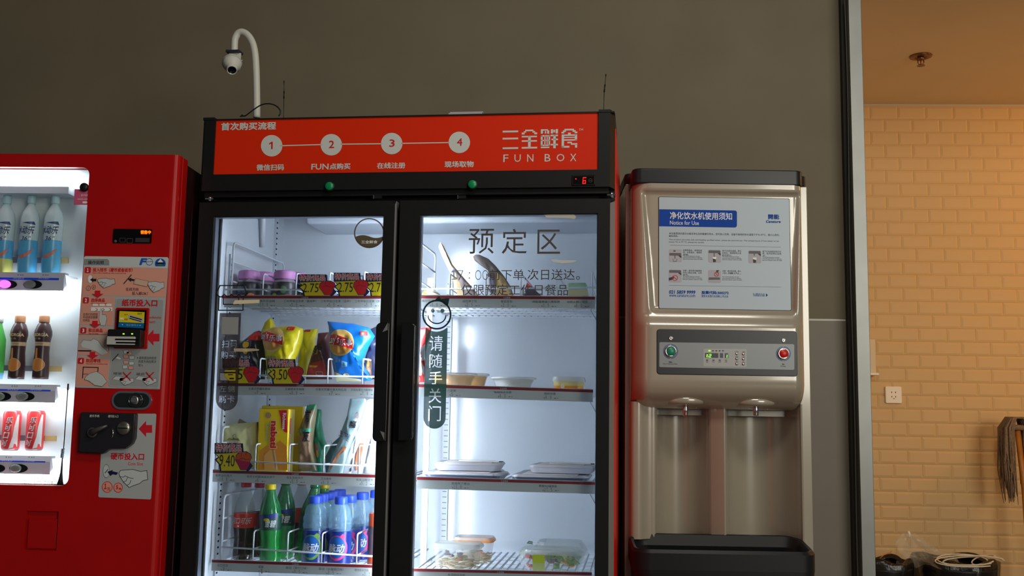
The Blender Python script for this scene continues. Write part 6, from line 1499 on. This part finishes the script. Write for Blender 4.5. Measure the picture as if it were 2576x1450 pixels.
def clam(x0, x1, yr, yt, v, label, sd, band):
    t, f = good('salad_clamshell', S4R, (x0 + x1) / 2, 1440, v, label, 'salad box', 'clear salad boxes'); rn = random.Random(sd)
    W_ = (f.at(x1, yr)[0] - f.at(x0, yr)[0]) / 2; H = f.at(x0 + 40, yt)[1]; hr_ = f.at((x0 + x1) / 2, yr)[1]; D_ = .06
    loft(MB(), [rr_ring(W_ * .68, D_ * .7, .001, .03), rr_ring(W_ * .88, D_ * .9, hr_ * .5, .036), rr_ring(W_ * .96, D_, hr_, .04), rr_ring(W_, D_ * 1.03, hr_ + .002, .04)], TUB, cap=False).build('base_shell', t)
    loft(MB(), [rr_ring(W_, D_ * 1.03, hr_ + .002, .04), rr_ring(W_ * .94, D_ * .98, hr_ + (H - hr_) * .5, .04), rr_ring(W_ * .8, D_ * .85, H, .035)], mat('clam_lid', (222, 228, 220), 0.12, alpha=.35, spec=.9)).build('lid', t)
    b = MB(); LB = mat('lime_band', (186, 196, 40), 0.4)
    xb = band * W_
    b.grid(lambda a, h: (xb + (a - .5) * .034, -.003 + .012 * (1 - h) ** 2, .004 + h * (hr_ * .98)), 4, 5, LB).build('label_band', t)
    pieces(t, 'tomato_wedge', TOM, 9, (-W_ * .72, -W_ * .2, .010, .05, .010, hr_ * .9), .018, rn)
    pieces(t, 'lettuce_piece', GRE, 12, (-W_ * .1, W_ * .7, .010, .06, .010, hr_ * .95), .020, rn)
    pieces(t, 'corn_piece', PUD, 6, (W_ * .1, W_ * .7, .008, .05, .010, hr_ * .8), .014, rn)
    pieces(t, 'beet_piece', MEAT, 3, (W_ * .0, W_ * .3, .008, .03, hr_ * .5, hr_ * .9), .018, rn)
clam(1336, 1474, 1394, 1366, .26, 'clear salad box behind, a white stick lying across its lid', 9, .1)
clam(1292, 1476, 1400, 1384, .12, 'clear salad box in front with a lime-green label band', 5, -.32)
for x0, y0, x1, y1, v, lab in ((1330, 1365, 1460, 1388, .27, 'white plastic fork packet across the rear salad box'), (1312, 1386, 1440, 1395, .16, 'clear fork packet across the front salad box')):
    a = G.at(x0, y0, v); c_ = G.at(x1, y1, v); t = empty('fork_packet', G.sub(a[0], v, a[1]), lab, 'fork', 'fork packets')
    MB().tube([(0, 0, 0), (c_[0] - a[0], 0, c_[1] - a[1])], .0022, mat('white_packet', (0, 0, 0)), 8).build('packet', t)
    MB().prism([(-.006, -.003), (.012, -.006), (.012, .002), (0, .004)], -.002, .002, mat('packet_green_tip', (90, 120, 90), 0.5)).build('packet_end', t)

# ================================================================== drinking water dispenser
D = Fr(0, 3.18, 2.066)
OW = mat('glossy_warm_white', (160, 151, 134), 0.23, spec=0.9, coat=1.0)
wd = empty('water_dispenser', D, 'cream and black floor-standing water dispenser with a notice board, right of the fridge', 'water dispenser')
X = lambda x, y, v=0: D.at(x, y, v)[0]
Z = lambda x, y, v=0: D.at(x, y, v)[1]
sl, sr = X(1594.5, 470), X(2020.5, 450)
zt_, zit, zib, zrb, zlo, zun = Z(1800, 463), Z(1800, 484), Z(1800, 782), Z(1800, 822), Z(1800, 958), Z(1800, 1030)
def ss(a, b_, x):
    t_ = max(0, min(1, (x - a) / (b_ - a))); return t_ * t_ * (3 - 2 * t_)
ilt, ilb = X(1621, 485), X(1643, 785); irt, irb = X(2010, 490), X(1998, 785)
BUMP = [X(1728, 1010, .05), X(1905, 1010, .05)]
def face(u, z):
    e = min(u - sl, sr - u); r = .055 if u - sl < sr - u else .034
    v = r - sqrt(max(0, r * r - (r - e) ** 2)) if e < r else 0
    if zib - .01 < z < zit + .008:
        k = max(0, min(1, (zit - z) / (zit - zib))); a = ilt + (ilb - ilt) * k; b_ = irt + (irb - irt) * k
        m_ = ss(a - .012, a + .006, u) * (1 - ss(b_ - .006, b_ + .012, u)) * (1 - ss(zit - .006, zit + .008, z)) * ss(zib - .012, zib + .010, z)
        v += .016 * m_
    v -= .016 * (1 - ss(zrb - .006, zib - .008, z)) * ss(0, .04, e)
    if z < zlo:
        t_ = min(1, (zlo - z) / (zlo - zun)); v += .125 * (1 - sqrt(max(0, 1 - t_ * t_)))
    return v
us = [sl + (sr - sl) * (.5 - .5 * cos(pi * i / 90)) for i in range(91)]
zs = [zt_ - (zt_ - zlo) * i / 100 for i in range(101)] + [zlo - (zlo - zun) * sin(pi / 2 * i / 20) for i in range(1, 21)]
b = MB(); vs = [(u, face(u, z), z) for z in zs for u in us]; n = len(us)
b.add(vs, [(j * n + i, (j + 1) * n + i, (j + 1) * n + i + 1, j * n + i + 1) for j in range(len(zs) - 1) for i in range(n - 1)], OW, True)
for ue, sg in ((sl, 1), (sr, -1)):
    vs = []
    for z in zs: vs += [(ue, face(ue, z), z), (ue, .155, z)]
    fs = [(2 * j, 2 * j + 1, 2 * j + 3, 2 * j + 2) if sg > 0 else (2 * j, 2 * j + 2, 2 * j + 3, 2 * j + 1) for j in range(len(zs) - 1)]
    b.add(vs, fs, OW, True)
b.box(sl + .01, sr - .01, .03, .155, zt_ - .004, zt_, OW)
b.build('front_housing', wd)
# nozzle domes under the housing
for k, (px, py) in enumerate(((1724, 1006), (1901, 1010))):
    u, z = D.at(px, py, .045); bb = MB()
    bb.lathe([(.001, .030), (.030, .026), (.050, .014), (.058, .0), (.050, -.010), (.020, -.014), (.001, -.014)], OW, 28, c=(u, .050, z - .004), M=Matrix(((1.15, 0, 0), (0, .75, 0), (0, 0, 1)))).build('nozzle_dome', wd)
    u2, z1 = D.at(px, 1022, .045); z0 = Z(px, 1047, .045)
    MB().lathe([(.0035, .012), (.0045, .006), (.0085, .0), (.0085, z0 - z1 + .002), (.0070, z0 - z1)], CHROME, 18, c=(u2, .045, z1)).build('nozzle', wd)
for px, py in ((1696, 1025), (1752, 1026), (1880, 1029), (1930, 1030)):
    u, z = D.at(px, py, .05); MB().lathe([(.001, 0), (.0022, .001), (.001, .003)], CHROME, 8, c=(u, .048, z - .002)).build('screw', wd)
# rear case
bl, br = X(1574, 470, .12), X(2030, 470, .12)
MB().box(bl, br, .225, .425, .06, Z(1800, 470, .16), OW).build('rear_case', wd, bev=.01)
MB().hprism(rrect(bl - .001, br + .001, .125, .425, .02), Z(1800, 470, .16) - .003, Z(1800, 440, .13), BLACK, False).build('rear_cap', wd, bev=.004)
MB().box(bl, sl + .008, .12, .23, .06, Z(1800, 470, .16) - .004, OW).build('side_strip', wd, bev=.003)
MB().box(sr - .008, br, .12, .23, .06, Z(1800, 470, .16) - .004, OW).build('side_strip', wd, bev=.003)
MB().box(sl, sr, .15, .23, zun - .02, Z(1800, 470, .16) - .004, OW).build('inner_filler', wd)
MB().hprism(rrect(sl - .003, sr + .002, -.002, .16, .028), zt_ - .001, Z(1800, 426), mat('cap_black', (24, 27, 34), 0.35, spec=.4)).build('top_cap', wd, bev=.004)
# alcove: two fluted bays
zbas = Z(1800, 1348, .085) - .012
AV = .155
prof = []
def seg(p0, v0, p1, v1, n=2):
    for i in range(n): prof.append((X(p0 + (p1 - p0) * i / n, 1150, .08), v0 + (v1 - v0) * i / n))
uL0 = X(1590, 1150, .06); prof = [(sl, .155), (sl, .062), (sl + .010, .052), (X(1612, 1150, .052), .052), (X(1617, 1150, .06), .060), (X(1640, 1150, .08), .082), (X(1645, 1150, .08), .078), (X(1652, 1150, .08), .088)]
def bay(pa, pb, dv):
    a, b_ = X(pa, 1150, .1), X(pb, 1150, .1); c_ = (a + b_) / 2; r = (b_ - a) / 2
    for i in range(1, 24): q = -1 + 2 * i / 24; prof.append((c_ + r * q, .090 + dv * sqrt(1 - q * q)))
bay(1654, 1786, .118); prof += [(X(1788, 1150, .09), .086), (X(1819, 1150, .09), .086), (X(1822, 1150, .08), .082), (X(1828, 1150, .08), .088)]
bay(1830, 2000, .122); prof += [(X(2003, 1150, .09), .088), (X(2012, 1150, .06), .060), (X(2020, 1150, .052), .052), (sr - .008, .054), (sr, .064), (sr, .155)]
b = MB(); m_ = len(prof); vs = [(u, v, z) for z in (zbas, zun + .02) for u, v in prof]
b.add(vs, [(i, i + 1, i + 1 + m_, i + m_) for i in range(m_ - 1)], OW, True); b.build('alcove_back', wd)
# basin
BAS = mat('basin_black', (24, 25, 28), 0.42, spec=.3)
bu0, bu1 = X(1587, 1400, -.03), X(2042, 1400, -.03)
zfr, zbk = Z(1800, 1384, -.10), Z(1800, 1348, .085)
VF, VBK = -.105, .095
def bring(ins, dz, r, low=0):
    out = []
    for x, y in rrect(bu0 + ins + low, bu1 - ins - low * .3, VF + ins, VBK - (ins if ins < .03 else .012), r, 7):
        k = (y - VF) / (VBK - VF); wav = .010 * abs(sin((x - bu0) / (bu1 - bu0) * 2 * pi)) * ss(.7, 1, k)
        out.append((x, y, zfr + (zbk - zfr) * ss(.1, 1, k) * (1 if dz > -.1 else .3) + dz + (wav if dz > -.02 else 0)))
    return out
b = MB()
loft(b, [bring(.010, -.40, .05, .05), bring(.004, -.14, .05, .022), bring(.0, -.06, .05), bring(0, -.012, .05), bring(.006, -.002, .048), bring(.014, -.004, .045), bring(.024, -.03, .04), bring(.045, -.055, .04)], BAS)
b.build('basin', wd)
b = MB()
for i in range(14):
    u = bu0 + .07 + (bu1 - bu0 - .14) * i / 13; b.box(u - .003, u + .003, VF + .06, VBK - .05, zfr - .055, zfr - .050, BAS)
b.build('drip_grille', wd)
MB().box(bl + .004, br - .004, .01, .23, .06, zfr - .39, OW).build('lower_panel', wd, bev=.01)
MB().box(bl + .02, br - .02, .03, .43, .0, .062, BLACK).build('plinth', wd)
# notice board
a = D.at(1658, 496, .012); c_ = D.at(1990, 781, .012)
NB = mat('notice_board_white', (172, 190, 204), 0.35)
brd = MB().prism(rrect(a[0], c_[0], c_[1], a[1], .004), .0125, .018, NB).build('notice_board', wd, label='pale blue-white notice board')
MB().prism(rrect(a[0] - .0018, c_[0] + .0018, c_[1] - .0018, a[1] + .0018, .005), .0135, .018, mat('board_gap', (60, 58, 54), 0.7)).build('board_edge', wd)
NBL = mat('notice_blue', (0, 66, 164), 0.6, spec=.2)
ink = Ink(D, .0124); z = PZ(ink, 1640, 480, 4.532)
z.poly([(83, 212), (945, 226), (962, 232), (969, 248), (969, 400), (960, 415), (945, 420), (83, 406)], NBL)
z.lay(1).text('净化饮水机使用须知', 205, 325, 912, 252, WHT, .012).text('Notice for Use', 205, 388, 535, 346, WHT, .0)
z.lay(0).text('開能', 1325, 325, 1450, 270, NBL, .03).text('Canature', 1300, 366, 1468, 338, NBL, .03, shear=.2)
z.text('本设备提供的直饮水是经净化后的健康饮用水，您可放心饮用，设备外接阀的热水温度介于92-97℃，请小心烫伤，', 195, 500, 1455, 494, INKD, .0).text('避免烫伤。', 193, 526, 300, 509, INKD, .01)
z.text('This product provides safe and healthy purified water, please be assured use. The temperature of hot water to be', 193, 568, 1445, 568, INKD, .0).text('tween 92 to 97 ℃, please be careful', 193, 596, 592, 581, INKD, .0)
z.line([(205, 622), (1468, 645)], 2, INKD).line([(193, 1080), (1475, 1100)], 2, INKD)
PH = mat('photo_grey', (168, 168, 180), 0.5); PD = mat('photo_dark', (84, 84, 92), 0.5)
for k, (x, y) in enumerate(((195, 668), (642, 675), (1100, 682), (193, 900), (642, 905))):
    z.lay(0).rect(x, y, x + 145, y + 145, PH, 14).lay(1)
    if k < 4:
        yy = y + (42 if k == 0 else 6); z.rect(x + 4, yy, x + 138, yy + 32, PD, 8).poly([(x + 108, yy + 28), (x + 142, yy + 34), (x + 140, yy + 60), (x + 112, yy + 38)], BLK)
    if k == 0: z.ell(x + 62, y + 20, 14, 10, PD).rect(x + 62, y + 74, x + 72, y + 108, PD).line([(x + 45, y + 110), (x + 50, y + 138), (x + 84, y + 138), (x + 90, y + 110)], 5, PD)
    if k in (1, 2): z.rect(x + 62, y + 38, x + 72, y + (78 if k == 1 else 60), PD).poly([(x + 50, y + 82), (x + 92, y + 82), (x + 86, y + 140), (x + 56, y + 140)], WHT).lay(2).poly([(x + 52, y + 100), (x + 88, y + 110), (x + 85, y + 140), (x + 56, y + 140)], BLK).lay(1)
    if k == 3: z.poly([(x, y + 95), (x + 50, y + 80), (x + 60, y + 100), (x + 30, y + 120), (x, y + 125)], BLK)
    if k == 4: z.poly([(x + 8, y + 85), (x + 130, y + 85), (x + 135, y + 110), (x + 4, y + 112)], PD).poly([(x + 90, y + 5), (x + 120, y + 0), (x + 110, y + 35), (x + 92, y + 30)], BLK)
    if k > 2:
        cx, cy, r = (x + 70, y + 95, 32) if k == 3 else (x + 95, y + 48, 27)
        z.lay(3).ell(cx, cy, r, r, REDI, w=5).line([(cx - r * .65, cy - r * .65), (cx + r * .65, cy + r * .65)], 5, REDI)
    tx = x + 160; L3 = [('如需常温水，按绿色按', '钮，出常温水，请放好', '容器。'), ('按下红色热水按钮，即可', '出热水，再按即停止或', '自动停止。'), ('按下红色按钮后指示灯', '亮，松开后停止出热', '水。'), ('注意：请勿用手触摸热', '水出口和出水嘴，以免', '烫伤。'), ('注意：请勿将杂物，倒入', '水槽内。', '')][k]
    z.lay(0)
    for i, s_ in enumerate(L3):
        if s_: z.text(s_, tx, y + 22 + i * 24, tx + (215 if i < 2 else 22 * len(s_)), y + 4 + i * 24, INKD, .0)
    for i, s_ in enumerate(('The normal temperature of water,', 'press the green button to dispense,', 'place the container under the outlet.')): z.text(s_, tx, y + 86 + i * 17, tx + (195, 218, 225)[i], y + 74 + i * 17, INKD, -.01)
z.text('021 5859 9999', 195, 1175, 495, 1140, NBL, .03, shear=.12).text('www.canature.com', 197, 1210, 492, 1185, NBL, .0)
z.text('股票代码:300272', 566, 1180, 875, 1148, NBL, .03).text('国家水处理行业创新上市企业', 566, 1216, 870, 1192, NBL, .0)
z.text('扫二维码关注公众', 1150, 1188, 1285, 1170, NBL, .0).text('号获取更多优惠', 1155, 1206, 1285, 1190, NBL, .0).poly([(1300, 1172), (1322, 1192), (1300, 1210)], NBL)
ink.build('notice_print', brd)
# control panel
CPB = mat('panel_navy_black', (26, 30, 40), 0.35)
a = D.at(1652, 828, -.018); c_ = D.at(2007, 948, -.018)
cp = MB().prism(rrect(a[0], c_[0], c_[1], a[1], .010), -.0185, -.008, CPB).build('control_panel', wd, bev=.002)
SLP = mat('panel_silver', (132, 138, 142), 0.40, .2); KPD = mat('keypad_light', (160, 162, 162), 0.4, .1)
ink = Ink(D, -.0187); z = PZ(ink, 1560, 800, 5.152)
z.poly([(520, 316), (2240, 342), (2256, 352), (2258, 662), (2244, 675), (518, 640), (507, 628), (508, 326)], SLP)
z.lay(1).poly([(1088, 400), (1630, 406), (1640, 414), (1638, 632), (1630, 640), (1086, 632), (1077, 624), (1078, 408)], KPD).lay(2)
LCD = mat('lcd_dark', (44, 52, 54), 0.3); LCB = mat('lcd_blue', (48, 58, 84), 0.3); GL_ = mat('green_led_digit', (120, 255, 20), 0.5, emit=2.0)
z.rect(1100, 456, 1272, 520, LCD, 3).rect(1292, 458, 1334, 520, LCB, 3).rect(1356, 460, 1400, 522, LCB, 3).lay(3)
z.rect(1119, 474, 1134, 490, GL_).rect(1117, 494, 1132, 511, GL_)
z.line([(1150, 474), (1178, 474), (1176, 492), (1148, 494), (1146, 510), (1176, 510)], 7, GL_).rect(1380, 480, 1390, 496, GL_).rect(1378, 500, 1388, 517, GL_)
z.rect(1144, 420, 1170, 436, GL_, 5)
for x in (1202, 1246, 1290, 1332): z.rect(x - 11, 422, x + 11, 434, BLK, 5)
for i, x in enumerate((1127, 1209, 1290, 1372)):
    z.rect(x - 13, 543, x + 13, 553, BLK if i < 3 else mat('dim_green_led', (90, 150, 30), 0.5), 4)
    z.text(('加热', '制冷', '杀菌', '冲洗')[i], x - 14, 568, x + 14, 556, INKD).text(('Heat', 'Cool', 'Steril', 'Flush')[i], x - 14, 580, x + 14, 572, INKD)
z.text('常温水', 632, 582, 676, 566, BLK, .02).text('Room Temperature Water', 562, 606, 745, 592, BLK).text('热水', 2100, 610, 2130, 594, BLK, .02).text('Hot Water', 2080, 634, 2148, 620, BLK)
for i in range(2):
    for j in range(3): z.text(('时间', '温度', '加热', '杀菌', '设置', '锁定')[i * 3 + j], 1492 + i * 86, 446 + j * 66 + i * 3, 1530 + i * 86, 434 + j * 66 + i * 3, INKD)
BAR = mat('arc_blue', (40, 90, 160), 0.4); z.lay(2)
for cx, cy in ((654, 436), (2115, 466)):
    z.ell(cx, cy, 96, 96, BAR, a0=-84, a1=84, w=9).ell(cx, cy, 96, 96, BAR, a0=96, a1=264, w=9)
ink.build('panel_print', cp)
for cx, cy, m_, nm in ((654, 436, mat('button_green', (0, 130, 100), 0.35), 'green'), (2115, 466, mat('button_red', (206, 8, 10), 0.35), 'red')):
    u, zq = D.at(1560 + cx / 5.152, 800 + cy / 5.152, -.019); sc = D.at(1660, 880, -.019)[0]; k = X(1670, 880) - X(1660, 880); k /= 10
    MB().lathe([(15.2 * k, 0), (14.5 * k, .006), (12 * k, .008), (11 * k, .004)], CHROME, 28, M=RX, c=(u, -.0190, zq)).build('button_ring', cp)
    MB().lathe([(10.6 * k, 0), (10.6 * k, .007), (9.6 * k, .0085), (.001, .0088)], m_, 28, M=RX, c=(u, -.0190, zq)).build('button', cp, label=nm + ' push button')
for cx, cy in ((660, 266), (2120, 292)):
    u, zq = D.at(1560 + cx / 5.152, 800 + cy / 5.152, -.0185)
    MB().lathe([(.0062, 0), (.0062, .002), (.0048, .003), (.0042, .0015), (.0030, .001), (.0026, .0025), (.001, .003)], CHROME, 18, M=RX, c=(u, -.0185, zq)).build('screw', cp)
for i in range(2):
    for j in range(3):
        u, zq = D.at(1560 + (1510 + i * 85) / 5.152, 800 + (468 + j * 65 + i * 3) / 5.152, -.019)
        MB().lathe([(.0046, 0), (.0040, .0015), (.001, .002)], CHROME, 14, M=RX, c=(u, -.0195, zq)).build('keypad_button', cp)
